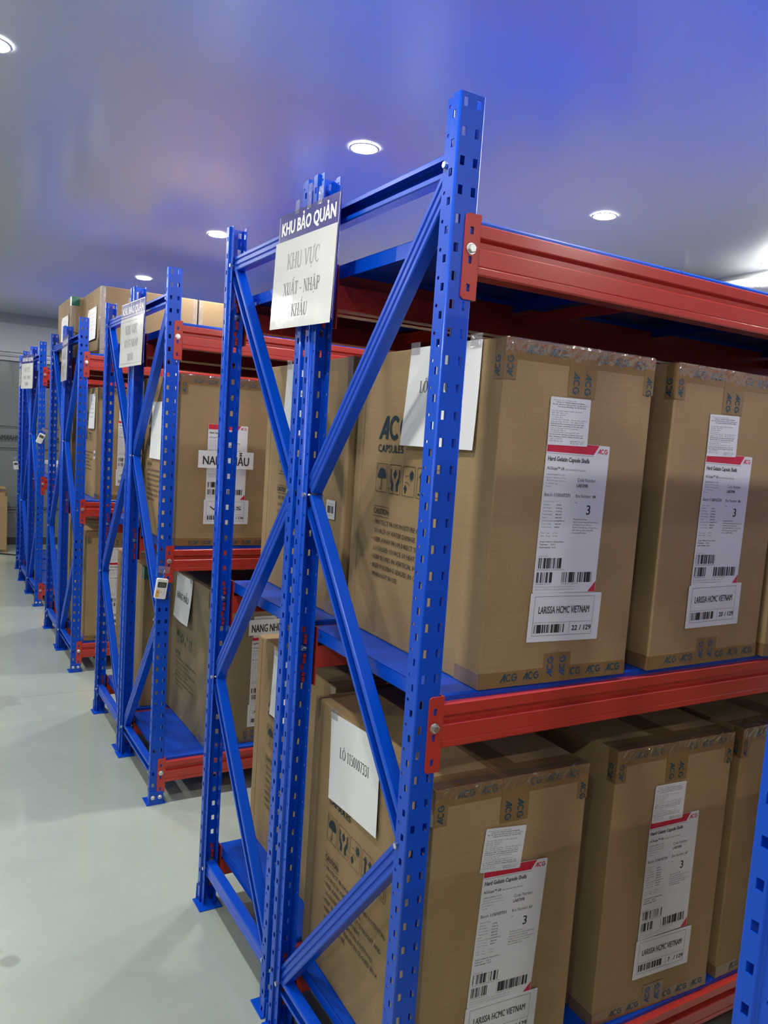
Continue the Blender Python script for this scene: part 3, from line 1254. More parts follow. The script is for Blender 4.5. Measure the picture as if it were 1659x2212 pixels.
# printed left side --------------------------------------------------------
def side_print_mesh(m='teal_ink', mk='black_ink', arrows=5):
    """x from the back edge, y up from the carton bottom"""
    b = MB()
    logo(b, .122, .490, .056, m)
    text(b, 'CAPSULES', .123, .459, .0175, m, width=.122, bold=.012)
    ix, iy, iw, ih = .122, .361, .055, .069

    def frame(x):
        b.line(rrect(x, iy, x + iw, iy + ih, .003), .0012, mk, closed=True)
    for k in range(arrows):
        frame(ix + k * .0645)
    # umbrella in the rain
    x = ix
    for k in range(9):
        b.line([(x + .004 + k * .0055, iy + ih - .004), (x + .004 + k * .0055 - .004, iy + ih - .016 - (k % 2) * .004)], .0008, mk)
    for k in range(4):
        b.line([(x + .004, iy + .054 - k * .006), (x + .0085, iy + .059 - k * .006)], .0008, mk)
        b.line([(x + iw - .009, iy + .054 - k * .006), (x + iw - .004, iy + .059 - k * .006)], .0008, mk)
    dome = [(x + iw / 2 + .0205 * math.cos(a), iy + .034 + .0245 * math.sin(a)) for a in [PI * i / 14 for i in range(15)]]
    b.poly(dome, m)
    b.line([(x + iw / 2, iy + .036), (x + iw / 2, iy + .012)], .0022, m)
    b.line(arc(x + iw / 2 - .0045, iy + .012, .0045, .006, 0, -180, 6), .0022, m)
    # two hands holding a capsule leaf
    x = ix + .0645
    c = x + iw / 2
    b.poly([(c, iy + .059), (c + .008, iy + .047), (c, iy + .034), (c - .008, iy + .047)], m)
    for s_ in (-1, 1):
        b.line([(c + s_ * .020, iy + .058), (c + s_ * .0195, iy + .036)], .0038, m)
        pts = [(c + s_ * .0215, iy + .042), (c + s_ * .0130, iy + .034), (c + s_ * .0060, iy + .022), (c + s_ * .0085, iy + .006), (c + s_ * .0180, iy + .009),
               (c + s_ * .0150, iy + .020), (c + s_ * .0215, iy + .030)]
        b.poly(pts if s_ < 0 else pts[::-1], m)
    # sun and leaf
    x = ix + .129
    sx, sy = x + .039, iy + .049
    b.poly([(sx + (.0125 if i % 2 else .006) * math.cos(2 * PI * i / 24), sy + (.0155 if i % 2 else .007) * math.sin(2 * PI * i / 24)) for i in range(24)], m)
    b.line([(x + .012, iy + .046), (x + .026, iy + .048)], .0012, mk)
    b.line([(x + .012, iy + .032), (x + .022, iy + .032), (x + .034, iy + .024)], .0014, mk)
    b.poly([(x + .014, iy + .027), (x + .021, iy + .017), (x + .014, iy + .005), (x + .007, iy + .017)], m)
    # this way up
    x = ix + .1935
    if arrows > 3:
        for dx in (.016, .039):
            b.poly([(x + dx, iy + .060), (x + dx + .009, iy + .046), (x + dx - .009, iy + .046)], m)
            b.rect(x + dx - .0032, iy + .014, x + dx + .0032, iy + .047, m)
        b.rect(x + .006, iy + .007, x + iw - .006, iy + .011, m)
    if arrows > 4:
        x = ix + .258
        b.line(rrect(x + .008, iy + .008, x + iw - .008, iy + .022, .001), .0014, mk, closed=True)
        b.line(rrect(x + .008, iy + .026, x + iw - .008, iy + .040, .001), .0014, mk, closed=True)
        b.line([(x + .010, iy + .046), (x + iw - .010, iy + .062)], .0020, mk)
        b.line([(x + .010, iy + .062), (x + iw - .010, iy + .046)], .0020, mk)
    text(b, 'CAUTION:', .121, .306, .0140, mk, width=.076, bold=.012)
    b.rect(.119, .3245, .198, .3255, mk)
    b.rect(.119, .2995, .196, .3007, mk)
    lines = [('PROTECT FROM MOISTURE AND POTENTIAL', 1, .314), ('SOURCE OF WATER DAMAGE.', 0, .196), ('KEEP AWAY FROM DIRECT SUNLIGHT AND', 1, .300),
             ('LOCALISED SOURCE OF HEAT.', 0, .200), ('KEEP BOXES IN VERTICAL POSITION.', 1, .265), ('KEEP POLYBAG SEALED IN CLOSED BOX', 1, .290),
             ('WHEN NOT IN USE.', 0, .126)]
    for i, (tx, bl, w_) in enumerate(lines):
        y = .2805 - i * .0217
        if bl:
            b.poly([(.1215 + .0017 * math.cos(a), y + .005 + .0017 * math.sin(a)) for a in [2 * PI * k / 6 for k in range(6)]], mk)
        text(b, tx, .131, y, .0112, mk, width=w_, bold=.006, res=1)
    return b.mesh('side_print')


side_me = side_print_mesh()
side_green_me = side_print_mesh('green_ink', 'faint_ink')


def barcode(b, x0, y0, x1, y1, seed, dens=.5, m='black_ink'):
    rnd = random.Random(seed)
    x = x0
    while x < x1:
        w = rnd.choice((.0006, .0010, .0014, .0020))
        if rnd.random() < dens:
            b.rect(x, y0, min(x + w, x1), y1, m)
        x += w


LW, LH = .172, .312          # product label
product_paper = None


def thin_plate(outline, t, m, name):
    me = plate([outline], t, m, name)
    me.transform(Matrix.Translation((0, 0, t / 2)))
    return me


product_me = thin_plate(rrect(0, 0, LW, LH, .003), .0005, 'label_paper', 'product_label')
sticker_me = thin_plate(rrect(0, 0, .107, .096, .003), .0005, 'label_paper', 'import_sticker')
ship_me = thin_plate(rrect(0, 0, .196, .103, .002), .0005, 'label_paper', 'shipping_label')


def sticker_print():
    b = MB()
    L_ = [('Thông tin đơn vị nhập khẩu:', .006, .062, 0), ('CÔNG TY TNHH LARISSA PHARMA', .014, .076, 1), ('Địa chỉ: 481/5/9/10 Đường Vườn Lài, Khu phố 2,', .006, .093, 1),
          ('Phường An Phú Đông, TP. Hồ Chí Minh', .020, .075, 1), None, ('Tên sản phẩm: NANG CỨNG GELATIN', .005, .080, 0), ('Màu nắp: YELLOW', .005, .042, 0),
          ('Màu thân: WHITE', .005, .036, 0), ('Cỡ nang: Số 3', .005, .030, 0), ('Số lô sản xuất: 1150107331  - Mã sản phẩm: LAB7098', .005, .094, 0),
          ('Ngày sản xuất: 02/2024  - Hạn dùng: 01/2029', .005, .088, 0), ('Khối lượng tổng: xem thông tin trên nhãn chính', .005, .088, 1),
          ('Khối lượng tịnh: xem thông tin trên nhãn chính', .005, .086, 1), ('Quy cách đóng gói: 225,000 nang/thùng', .005, .072, 0), ('Nhà sản xuất / Địa chỉ:', .005, .040, 0),
          ('ACG ASSOCIATED CAPSULES PVT. LTD.', .003, .080, 0), ('Plot No.ACF/44, SEZ Phase II, Pharma Zone, Dist.', .003, .091, 1),
          ('Dhar, Pithampur-454775, Madhya Pradesh, India', .003, .090, 1), ('Xuất xứ: ẤN ĐỘ', .005, .032, 0), ('Điều kiện bảo quản:', .005, .036, 0)]
    y = .0890
    for it in L_:
        if it:
            tx, x, w, bo = it
            text(b, tx, x, y, .0024, 'black_ink' if bo else 'grey_ink', width=w, bold=.01 if bo else 0, res=1)
        y -= .0043
    text(b, 'Nhiệt độ: 15°C - 30°C', .060, .0075, .0024, 'black_ink', width=.038, res=1)
    text(b, 'Độ ẩm: 40% - 65%', .060, .0035, .0024, 'black_ink', width=.034, res=1)
    return b.mesh('lettering')


def product_print(box_no, seed):
    b = MB()
    y = LH
    b.poly([(.001, y - .0005), (.001, y - .0205), (.128, y - .0205), (.142, y - .0005)][::-1], 'red_ink')
    b.rect(.001, y - .0240, .130, y - .0232, 'grey_ink')
    logo(b, .138, y - .0175, .0105, 'red_ink')
    text(b, 'Hard Gelatin Capsule Shells', .006, y - .0385, .0088, 'black_ink', width=.112, bold=.022)
    text(b, 'ACGcaps™ GR', .006, y - .0565, .0058, 'black_ink', width=.046, bold=.012)
    text(b, '(REGULAR GELATIN CAPSULES)', .055, y - .0565, .0030, 'black_ink', width=.056, res=1)
    for i, (tx, w) in enumerate((('LARISSA PHARMA CO. LTD.', .050), ('Quarter 2, An Phu Dong Ward,', .053), ('481/5/9/10 Vuon Lai Street', .054), ('Ho Chi Minh City', .030), ('Vietnam', .014))):
        text(b, tx, .006, y - .068 - i * .0060, .0030, 'grey_ink', width=w, res=1, bold=.01 if i == 0 else 0)
    text(b, 'Code Number', .090, y - .078, .0074, 'black_ink', width=.051)
    text(b, 'LAB7098', .090, y - .0895, .0068, 'black_ink', width=.030, bold=.015)
    text(b, 'Batch:', .006, y - .111, .0068, 'black_ink', width=.022)
    text(b, '1150107331', .032, y - .111, .0068, 'black_ink', width=.042, bold=.015)
    text(b, 'Box Number:', .090, y - .111, .0068, 'black_ink', width=.043)
    text(b, str(box_no), .137, y - .111, .0062, 'black_ink', bold=.02)
    text(b, 'Size:', .090, y - .123, .0030, 'black_ink', res=1)
    text(b, '3', .124, y - .146, .0195, 'black_ink', bold=.012)
    rows_ = [('Customer Item', ''), ('Quantity', '225000'), ('Net Weight', '10.800 kg'), ('Gross Weight', '15.200 kg'), ('Manufacturing', 'FEB-2024'), ('Expiry', 'JAN-2029'),
             ('Reference Number', '1156000013-01'), ('Color Of Cap', 'YELLOW'), ('Color Of Body', 'WHITE')]
    for i, (a, c) in enumerate(rows_):
        text(b, a, .006, y - .123 - i * .0066, .0030, 'grey_ink', res=1)
        if c:
            text(b, c, .040, y - .123 - i * .0066, .0030, 'black_ink', res=1, bold=.01)
    for i, tx in enumerate(('Manufactured in India:', 'ACG Associated Capsules Private Limited', '(100% Export Oriented SEZ Unit)', 'Plot No. ACF, SEZ, Phase II, Pharma Zone,', 'SEZ, Pithampur Dist. Dhar(MP)', 'Pin Code-454775, INDIA')):
        text(b, tx, .090, y - .158 - i * .0058, .0029, 'black_ink', res=1, width=(.038, .070, .052, .072, .058, .040)[i])
    for i, tx in enumerate(('Print    Cap :      LOGO', 'Print    Body :    LOGO')):
        text(b, tx, .006, y - .188 - i * .0062, .0030, 'grey_ink', width=.046, res=1)
    for i, tx in enumerate(('Storage Condition For Unopened Boxes:', 'Temperature      15-25°C', 'Relative Humidity   35-65%')):
        text(b, tx, .006, y - .206 - i * .0060, .0031, 'black_ink', width=(.064, .042, .044)[i], res=1, bold=.01)
    for i, tx in enumerate(('Container Seal:', '100 Quality Road, Shirwal Park', 'MFG Licence Data')):
        text(b, tx, .006, y - .236 - i * .0056, .0028, 'grey_ink', width=(.026, .048, .030)[i], res=1)
    barcode(b, .006, .0735 - .022, .074, .0735, seed, .55)
    text(b, '(01)08901234567(10)1150107331', .006, .0475, .0024, 'black_ink', width=.072, res=1)
    barcode(b, .006, .0215, .048, .0435, seed + 1, .55)
    barcode(b, .074, .0215, .158, .0435, seed + 2, .62)
    text(b, '(21)0000441150107331', .006, .0175, .0024, 'black_ink', width=.040, res=1)
    text(b, '(91)LAB7098 1150107331', .074, .0175, .0024, 'black_ink', width=.046, res=1)
    text(b, 'ACG Associated Capsules Pvt. Ltd. www.acg-world.com, INDIA - 400', .006, .0115, .0026, 'grey_ink', width=.108, res=1)
    text(b, 'Phone: +91 22 25010100  Email: capsules@acg-world.com', .006, .0060, .0026, 'grey_ink', width=.104, res=1)
    b.poly([(LW - .001, .001), (LW - .001, .024), (LW - .022, .001)], 'red_ink')
    return b.mesh('lettering')


def ship_print(num, dest='LARISSA HCMC VIETNAM', total='129', seed=5):
    b = MB()
    x0, y0, x1, y1 = .012, .013, .176, .096
    b.line([(x0, y0), (x1, y0), (x1, y1), (x0, y1)], .0007, 'black_ink', closed=True)
    b.rect(x0, .0405, x1, .0411, 'black_ink')
    b.rect(.112, y0, .1127, .0411, 'black_ink')
    text(b, dest, .094, .060, .0150, 'black_ink', width=.140, bold=.012, align='c')
    barcode(b, .016, .0185, .098, .0365, seed, .66)
    text(b, num, .120, .022, .0105, 'black_ink', bold=.03, xs=1.05)
    text(b, '/ ' + total, .174, .022, .0105, 'black_ink', bold=.03, align='r', xs=1.05)
    return b.mesh('lettering')


sticker_print_me = sticker_print()
small_paper_me = thin_plate(rrect(0, 0, .055, .052, .001), .0005, 'label_paper', 'barcode_sticker')


def small_print():
    b = MB()
    text(b, '1150107331/44', .010, .040, .0035, 'grey_ink', width=.034, res=1)
    barcode(b, .008, .016, .046, .036, 77, .6)
    text(b, 'LAB7098  3', .016, .008, .0030, 'grey_ink', width=.024, res=1)
    return b.mesh('lettering')


small_print_me = small_print()
sheet_me = None


def paper_sheet(w, h, seed, curl=.006):
    """hanging sheet, slightly wavy, in its own XY plane facing +Z, hung from the top"""
    b = MB()
    n, k = 8, 8
    rnd = random.Random(seed)
    ph = rnd.random() * 6
    vs = []
    for j in range(k + 1):
        for i in range(n + 1):
            u, v = i / n, j / k
            z = .0015 + curl * (1 - v) * (.5 + .5 * math.sin(3.1 * u + ph)) + curl * .5 * (1 - v) ** 2
            vs.append((u * w, v * h, z))
    fs = [[j * (n + 1) + i, j * (n + 1) + i + 1, (j + 1) * (n + 1) + i + 1, (j + 1) * (n + 1) + i] for j in range(k) for i in range(n)]
    b.add(vs, fs, 'white_paper', None, True)
    me = b.mesh('paper_sheet')
    return me, (lambda x, y: .0015 + curl * (1 - y / h) * (.5 + .5 * math.sin(3.1 * x / w + ph)) + curl * .5 * (1 - y / h) ** 2)


def drape(b, zf, e=.0004):
    for i, p in enumerate(b.v):
        b.v[i] = Vector((p.x, p.y, zf(p.x, p.y) + e + p.z))


def hang_sheet(root, x, y, w, h, M, lines, seed, tilt=0.0, curl=.006):
    """lines: function drawing the print on a builder"""
    me, zf = paper_sheet(w, h, seed, curl)
    Mx = M @ Matrix.Translation((x, y, 0)) @ Matrix.Rotation(tilt, 4, 'Z')
    o = obj('paper_sheet', me, root, Mx)
    t = MB()
    lines(t)
    drape(t, zf)
    t.build('lettering', o)
    for xx in (.0, w - .04):
        t = MB()
        t.box(xx, xx + .04, h - .016, h + .012, .0030, .0033, 'clear_tape')
        t.build('adhesive_tape', o)
    return o


def carton(name, x, y, z, label, rz=0.0, w=CW, d=CD, h=CH, m='kraft', side=True, group=None, tapes=True, flip=False):
    t = empty(name, (x, y, z), math.radians(rz))
    tag(t, label, 'carton', group)
    bd = obj('body', get_body(w, d, h, m), t)
    if side:
        obj('side_print', side_green_me if m == 'kraft_grey' else side_me, bd, Matrix.Translation((-.0016, d, 0)) @ SIDE)
    if tapes:
        for k in ('top_band', 'bottom_band', 'centre_strip', 'lower_strip', 'corner_left', 'corner_right'):
            add_tape(t, k, w, d, h, flip)
        obj('clear_film', get_film(w, h, int(x * 1000) % 3), t)
    return t


def at_front(x, y, e=.0018, tilt=0.0):
    return Matrix.Translation((0, -e, 0)) @ FRONT @ Matrix.Translation((x, y, 0)) @ Matrix.Rotation(tilt, 4, 'Z')


def front_labels(t, box_no, num, total='129', dest='LARISSA HCMC VIETNAM', dx=0.0, dz=0.0, tilt=(0, 0, 0), sticker=True, seed=1, e=.0018):
    if sticker:
        s = obj('import_sticker', sticker_me, t, at_front(.122 + dx, .500 + dz, e + .0008, tilt[0]))
        obj('lettering', sticker_print_me, s, Matrix.Translation((0, 0, .0007)))
    p = obj('product_label', product_me, t, at_front(.118 + dx, .195 + dz, e, tilt[1]))
    obj('lettering', product_print(box_no, seed), p, Matrix.Translation((0, 0, .0007)))
    s = obj('shipping_label', ship_me, t, at_front(.112 + dx, .092 + dz, e + .0010, tilt[2]))
    obj('lettering', ship_print(num, dest, total, seed + 9), s, Matrix.Translation((0, 0, .0007)))


G1 = 'brown capsule cartons on the racks'
TOP, MID, LOW = DECK
R_ = math.radians
# nearest rack, middle shelf
c = carton('carton', .153, .010, MID, 'brown carton labelled 22 / 129 on the middle shelf beside the tall front post', rz=-1.6, group=G1)
front_labels(c, 44, '22', seed=11, tilt=(R_(.5), R_(-.8), R_(-1.2)), dx=.0, dz=.0)
lot = lambda t: serif_text(t, ['L', ('O', 'circ'), ' ', '1', '1', '5', '0', '1', '0', '7', '3', '3', '1'], .135, .120, .026, 'black_ink', xs=.85)
hang_sheet(c, CD - .345, CH - .222, .275, .222, Matrix.Translation((-.0022, CD, 0)) @ SIDE, lot, 3, curl=.010)
c = carton('carton', .631, -.003, MID, 'brown carton labelled 20 / 129 on the middle shelf', rz=.3, group=G1)
front_labels(c, 46, '20', seed=21, tilt=(R_(1.0), R_(-.8), R_(.3)), dx=.003)
c = carton('carton', 1.052, -.012, MID, 'brown carton cut off by the picture edge on the middle shelf', rz=0, group=G1)
front_labels(c, 45, '21', seed=31)
# nearest rack, bottom shelf
c = carton('carton', .078, .020, LOW, 'brown carton with Box Number 63 on the bottom shelf, its shipping label cut off below', rz=-2.2, group=G1)
front_labels(c, 63, '8', seed=41, tilt=(R_(-5), R_(-3), R_(-2)), dx=.001)
hang_sheet(c, CD - .475, CH - .228, .262, .222, Matrix.Translation((-.0022, CD, 0)) @ SIDE, lot, 5, tilt=R_(4.5), curl=.004)
c = carton('carton', .600, .026, LOW, 'brown carton labelled 7 / 129 on the bottom shelf', rz=-2.4, group=G1)
front_labels(c, 67, '7', seed=51, tilt=(R_(-1), R_(0), R_(-1)), dx=.010)
c = carton('carton', 1.048, .012, LOW, 'brown carton half hidden by the cut-off blue post on the bottom shelf', rz=0, group=G1)
front_labels(c, 68, '9', seed=61)


def side_sticker(c, s, z, d=CD):
    o = obj('barcode_sticker', small_paper_me, c, Matrix.Translation((-.0022, d, 0)) @ SIDE @ Matrix.Translation((s, z, 0)))
    obj('lettering', small_print_me, o, Matrix.Translation((0, 0, .0007)))


# second rack of the nearest row
y1 = D + GAP
c = carton('carton', .163, y1 + .016, MID, 'brown carton with a small barcode sticker on its side, middle shelf behind carton 22', rz=-1.0, group=G1)
side_sticker(c, .49, .262)
hang_sheet(c, .16, CH - .215, .21, .215, Matrix.Translation((-.0022, CD, 0)) @ SIDE, lot, 8, curl=.006)
c = carton('carton', .178, y1 + .030, LOW, 'brown carton with a small barcode sticker on its side, bottom shelf behind the lot sheet', rz=-1.0, group=G1)
side_sticker(c, .50, .262)
hang_sheet(c, .155, CH - .225, .21, .215, Matrix.Translation((-.0022, CD, 0)) @ SIDE, lot, 9, curl=.006)

# second row -------------------------------------------------------------
y2, x2 = ROWS[2]


def word_sheet(word, w, h, th, bold=.018):
    me = thin_plate(rrect(0, 0, w, h, .001), .0005, 'white_paper', 'name_strip')
    b = MB()
    text(b, word, w / 2, (h - th) / 2 - .004, th, 'black_ink', width=w * .83, bold=bold, align='c', z=.0007)
    return me, b


def name_strip(c, word, x, z, w, h, th, e=.0045, tilt=0.0):
    me, b = word_sheet(word, w, h, th)
    o = obj('name_strip', me, c, at_front(x, z, e, tilt))
    b.build('lettering', o)


c = carton('carton', .088, y2 + .012, MID, 'brown carton with a NANG MẪU strip on the middle shelf across the aisle', rz=.2, group=G1, flip=True)
front_labels(c, 12, '12', total='136', dest='V   SS', seed=71, sticker=False, dx=.002)
name_strip(c, 'NANG MẪU', .082, .326, .240, .072, .034)
side_sticker(c, .46, .20)
hang_sheet(c, .185, CH - .36, .21, .250, Matrix.Translation((-.0022, CD, 0)) @ SIDE, lambda t: None, 12, curl=.006)
c = carton('carton', .520, y2 + .016, MID, 'brown carton beside the NANG MẪU one, mostly hidden by the double post', rz=0, group=G1)
c = carton('carton', .264, y2 + .044, LOW, 'greyish brown carton with a taped HÀNG MẪU sheet on its side, bottom shelf', rz=.3, group=G1, m='kraft_grey')
name_strip(c, 'NANG NHỎ', .176, .492, .170, .070, .034, e=.006)
front_labels(c, 14, '14', total='136', seed=81, dx=.078, dz=-.02)


def hang_mau(t):
    text(t, 'HÀNG MẪU', .125, .095, .030, 'black_ink', width=.190, bold=.01, align='c')


hang_sheet(c, .105, CH - .215, .25, .210, Matrix.Translation((-.0022, CD, 0)) @ SIDE, hang_mau, 15, curl=.016)
c = carton('carton', .130, y2 + D + GAP + .03, LOW, 'brown carton with green tape on its corner, bottom shelf behind the second-row double post', rz=0, group=G1, tapes=False)
add_tape(c, 'green_corner', CW, CD, CH)
c = carton('carton', .150, y2 + D + GAP + .03, MID, 'brown carton on the middle shelf seen through the second-row braces', rz=0, group=G1)

# third row ------------------------------------------------------------------
y3, x3 = ROWS[3]


def plain_front_sheet(c, x, z, w, h, M, seed):
    hang_sheet(c, x, z, w, h, M, lambda t: [text(t, 'LÔ HÀNG', w * .2, h * (.8 - .12 * i), h * .03, 'soft_ink', width=w * .6, res=1) for i in range(5)], seed, curl=.004)


tw, td, th = .600, .585, .412
for i, (xx, yy, lab) in enumerate(((.132, y3 + .02, 'wide taped carton at the open end of the top shelf, white sheet on its side'),
                                   (.742, y3 + .02, 'wide carton on the top shelf next to the one with the white sheet'),
                                   (.060, y3 + D + GAP + .01, 'wide carton with a green taped edge on the top shelf behind the others'))):
    c = carton('wide_carton', xx, yy, TOP, lab, w=tw, d=td, h=th, m='kraft_light', side=False, group='wide cartons on the top shelf', tapes=False)
    b = MB()
    e = .0008
    b.box(-e, .028, -e, .002, 0.002, th - .002, 'clear_tape')
    b.box(-e, .002, -e, .030, 0.002, th - .002, 'clear_tape')
    b.build('clear_tape', c)
    b = MB()
    b.box(tw - .030, tw + e, -e, .002, 0.002, th - .002, 'clear_tape')
    b.build('clear_tape', c)
    if i != 1:
        plain_front_sheet(c, td - .40, .10, .30, .20, Matrix.Translation((-.0026, td, 0)) @ SIDE, 20 + i)
    else:
        pass
    if i == 2:
        add_tape(c, 'green_corner', tw, td, th)
c = carton('carton', .140, y3 + .02, MID, 'brown carton with a narrow white sheet on its side, middle shelf of the third row', rz=0, group=G1)
plain_front_sheet(c, .30, CH - .26, .20, .22, Matrix.Translation((-.0026, CD, 0)) @ SIDE, 31)
side_sticker(c, .48, .25)
front_labels(c, 30, '30', seed=91)
c = carton('carton', .088, y3 + .012, LOW, 'brown carton with shipping labels, bottom shelf of the third row', rz=0, group=G1)
front_labels(c, 31, '31', seed=95, dx=.02)
c = carton('carton', .090, y3 + D + GAP + .02, MID, 'brown carton glimpsed through the third-row braces, middle shelf', rz=0, group=G1)
c = carton('carton', .095, y3 + D + GAP + .02, LOW, 'brown carton glimpsed between the third-row posts near the floor', rz=0, group=G1)

# unseen cartons deeper on the shelves, added to block light
def fill(row, side, lv, xs, z_=None):
    y0, xo = ROWS[row]
    yy = y0 + .012 if side == 'A' else y0 + D + GAP + .016
    for x in xs:
        carton('carton', xo + x, yy, DECK[lv], 'brown carton hidden deeper on a rack shelf behind the ones in view' if row else 'brown carton out of view on the rack beside the viewer',
               group='cartons hidden deeper on the shelves', side=False, tapes=False)


for lv in (1, 2):
    fill(1, 'A', lv, (1.475, 1.90))
    fill(1, 'B', lv, (.62, 1.05, 1.475, 1.90))
    fill(2, 'A', lv, (.94, 1.37, 1.80))
    fill(2, 'B', lv, (.60, 1.03, 1.46, 1.89))
    fill(3, 'A', lv, (.56, .99, 1.42, 1.85))
    fill(3, 'B', lv, (.53, .96, 1.39, 1.82))
    if lv == 2:
        fill(0, 'B', lv, (.10, .53, .96, 1.39, 1.82))

# fourth row: flat grey boxes with white lids ------------------------------------
y4, x4 = ROWS[4]
for i in range(3):
    t = empty('lidded_box', (x4 + .125 + i * .44, y4 + .03, MID))
    tag(t, ('flat grey box with a white lid at the open end of the far middle shelf', 'flat grey box with a white lid between two others on the far middle shelf',
            'flat grey box with a white lid deepest on the far middle shelf')[i], 'box', 'flat lidded boxes on the far shelf')
    b = MB()
    b.box(.006, .414, .006, .50, 0, .095, 'grey_side')
    o = b.build('body', t)
    fix_normals(o.data, .004, 2)
    b = MB()
    b.box(0, .42, 0, .506, .082, .118, 'white_lid')
    o = b.build('lid', t)
    fix_normals(o.data, .006, 2)

# carton standing on the floor by the curtain, and a cable -------------------------
c = carton('carton', -.36, 8.72, 0.0, 'brown carton standing on the floor at the far end before the plastic curtain', w=.42, d=.45, h=.74, m='kraft', side=False, group=None)
b = MB()
pts = []
for i in range(40):
    u = i / 39
    pts.append((-.5 + 1.1 * u, 8.55 + .16 * math.sin(7 * u) + .1 * u, .008))
b.tube(pts, .008, 'cable_black', 6)
tag(b.build('power_cable'), 'thin black cable lying on the floor at the far end', 'cable')

# ------------------------------------------------------------------ hanging signs


def sign(yc, xo, ztop, label, rz=0.0, w=.345, h=.28, paper=(.350, .218), rows_=True, framed=False, tilt=0.0, seed=0):
    """faces -X; local x runs towards the viewer (-Y)"""
    t = empty('hanging_sign', (xo, yc, ztop))
    t.rotation_euler = (tilt, 0, rz)
    tag(t, label, 'sign', 'notices hung on the double posts')
    Mb = SIDE.copy()
    b = MB()
    b.box(-w / 2, w / 2, -h, 0, 0, .003, 'sign_blue')
    o = b.build('board', t, Mb)
    fix_normals(o.data, .0008, 1)
    b = MB()
    for xx in (-w / 2 + .004, w / 2 - .0055):
        b.rect(xx, -h + .004, xx + .0018, -.004, 'sign_white', .0034)
    text(b, 'KHU BẢO QUẢN', 0, -.052, .030, 'sign_white', width=w * .88, bold=.035, align='c', z=.0034)
    if framed:
        b.line([(-w / 2 + .003, -.062), (w / 2 - .003, -.062), (w / 2 - .003, -.004), (-w / 2 + .003, -.004)], .003, 'sign_white', .0034, closed=True)
    b.build('header_lettering', o)
    pw, ph = paper
    me, zf = paper_sheet(pw, ph, 40 + seed, .003)
    me.materials.clear()
    me.materials.append(MATS['sleeve_paper'])
    s = obj('paper_sleeve', me, t, Mb @ Matrix.Translation((-pw / 2 - .006, -h - .006, .004)))
    q = pw / .35
    xuat = ['X', 'U', ('A', 'circ', 'acute'), 'T'] + (['-'] if framed else [' ', '-', ' ']) + ['N', 'H', ('A', 'circ', 'dot'), 'P']
    for items, fy, hh, ink, xs_ in ((['K', 'H', 'U', ' ', 'V', ('U', 'horn', 'dot'), 'C'], .665, .038, 'grey_ink' if framed else 'soft_ink', .95),
                                    (xuat, .40 if framed else .375, .032 if framed else .030, 'grey_ink', 1.0 if framed else .95),
                                    (['K', 'H', ('A', 'circ', 'hook'), 'U'], .125, .030, 'grey_ink', .95)):
        k = MB()
        serif_text(k, items, pw * .5, ph * fy, hh * q, ink, xs=xs_)
        drape(k, zf, .0005)
        k.build('lettering', s)
    if framed:
        k = MB()
        k.line([(.016, .014), (pw - .016, .014), (pw - .016, ph - .014), (.016, ph - .014)], .0012, 'soft_ink', closed=True)
        drape(k, zf, .0005)
        k.build('printed_border', s)
    for xx, hh in ((-.075, .022), (-.005, .048), (.055, .030)):
        b = MB()
        b.box(xx, xx + .022, -.010, hh, .0036, .0040, 'clear_tape')
        b.build('adhesive_tape', t, Mb)
    return t


sign(.585, -.012, 2.130, 'white notice under a blue KHU BẢO QUẢN header on the nearest double post', tilt=R_(2.0), seed=1)
sign(y2 + .48, x2 - .020, 2.122, 'white framed notice under a blue header on the second-row double post', rz=R_(3.0), w=.36, framed=True, paper=(.355, .215), seed=2)
sign(y3 + .40, x3 - .016, 2.115, 'white notice seen almost edge-on on the third-row double post', rz=R_(-2.5), w=.33, paper=(.33, .215), seed=3)
sign(y4 + .45, x4 - .035, 2.112, 'far white notice turned towards the walkway on the fourth-row post', rz=R_(9), w=.34, paper=(.34, .215), seed=4)
sign(7.39, x4 + .022, 2.13, 'small sliver of white notice on the last rack post', rz=R_(-1), w=.19, h=.24, paper=(.19, .17), seed=5)

# ------------------------------------------------------------------ data loggers


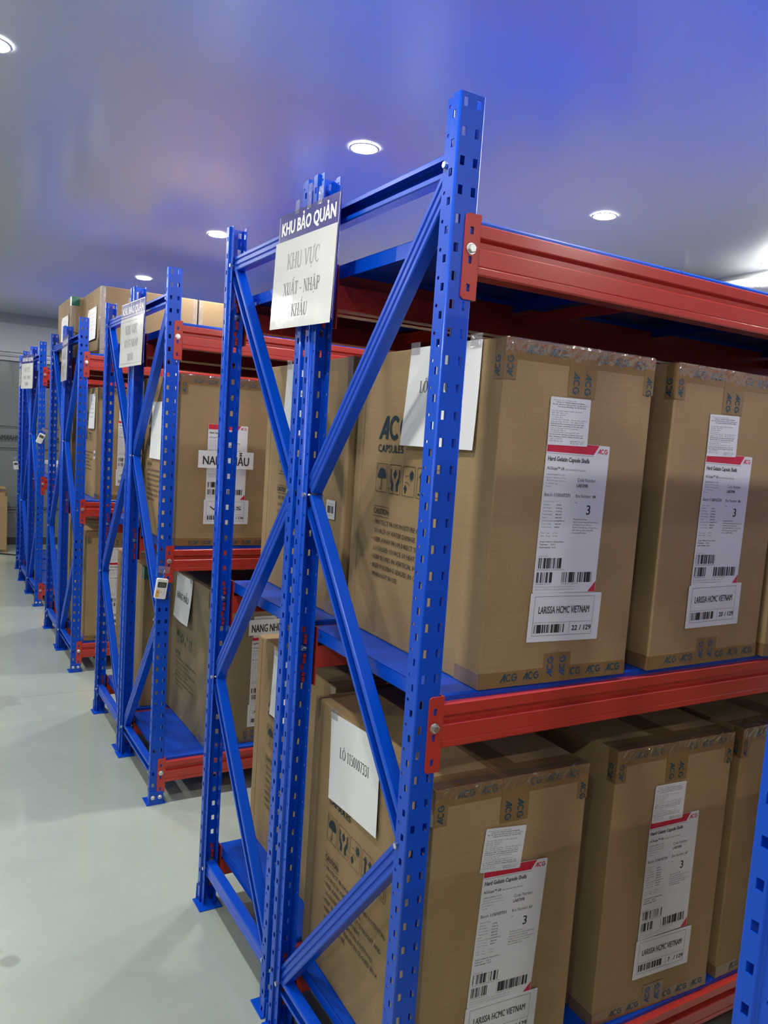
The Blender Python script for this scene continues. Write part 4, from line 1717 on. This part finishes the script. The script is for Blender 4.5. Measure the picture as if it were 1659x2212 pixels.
def logger(x, y, z, label, roll=0.0, orange=True):
    """white hand-size logger facing -Y hanging from its top at (x, y, z)"""
    t = empty('data_logger', (x, y, z))
    t.rotation_euler = (0, R_(roll), 0)
    tag(t, label, 'data logger', 'white data loggers taped to posts')
    w, h, d = .046, .083, .016
    me = plate([rrect(-w / 2, -h, w / 2, 0, .006, 4)], d, 'device_white', 'case', FRONT)
    fix_normals(me, .002, 2)
    o = obj('case', me, t)
    b = MB()
    b.poly(rrect(-.0175, -.036, .0175, -.014, .003), 'device_black', 0)
    b.poly(rrect(-.0140, -.033, .0140, -.017, .001), 'device_screen', .0004)
    b.build('screen', t, Matrix.Translation((0, -d / 2 - .0006, 0)) @ FRONT)
    b = MB()
    if orange:
        b.poly(rrect(-.020, -.076, -.006, -.046, .003), 'device_orange', 0)
        text(b, '35', -.017, -.060, .006, 'black_ink', res=1, z=.0003)
    text(b, 'TEMP', .002, -.058, .003, 'grey_ink', res=1, rot=R_(80), z=.0003)
    text(b, 'MAX MIN', .012, -.066, .003, 'grey_ink', res=1, rot=R_(80), z=.0003)
    b.build('keypad_print', t, Matrix.Translation((0, -d / 2 - .0006, 0)) @ FRONT)
    b = MB()
    b.tube([(0, 0, -.002), (.001, -.002, .008), (.004, -.002, .014), (-.002, -.002, .018), (.001, -.001, .026), (.002, 0, .036)], .0011, 'zinc', 6)
    b.build('hanging_wire', t)
    b = MB()
    b.tube([(w / 2 - .004, .006, -.050), (w / 2 + .014, .004, -.056), (w / 2 + .018, .000, -.070), (w / 2 + .004, -.002, -.080), (w / 2 - .006, .004, -.082)], .0026, 'device_black', 7)
    b.build('sensor_lead', t)
    b = MB()
    b.box(-.024, .024, d / 2 - .006, d / 2 - .0055, .022, .050, 'clear_tape')
    b.build('adhesive_tape', t)
    return t


logger(x2 + .018, y2 - .0170, .968, 'white data logger with an orange sticker hanging on the second-row front post', roll=8)
logger(x4 + .036, y4 - .0170, 1.452, 'white data logger tilted sideways on the fourth-row front post', roll=24, orange=False)
logger(x4 + .012, 7.640, 1.120, 'tiny white data logger beside the last rack post at the end of the walkway', roll=-6, orange=False)
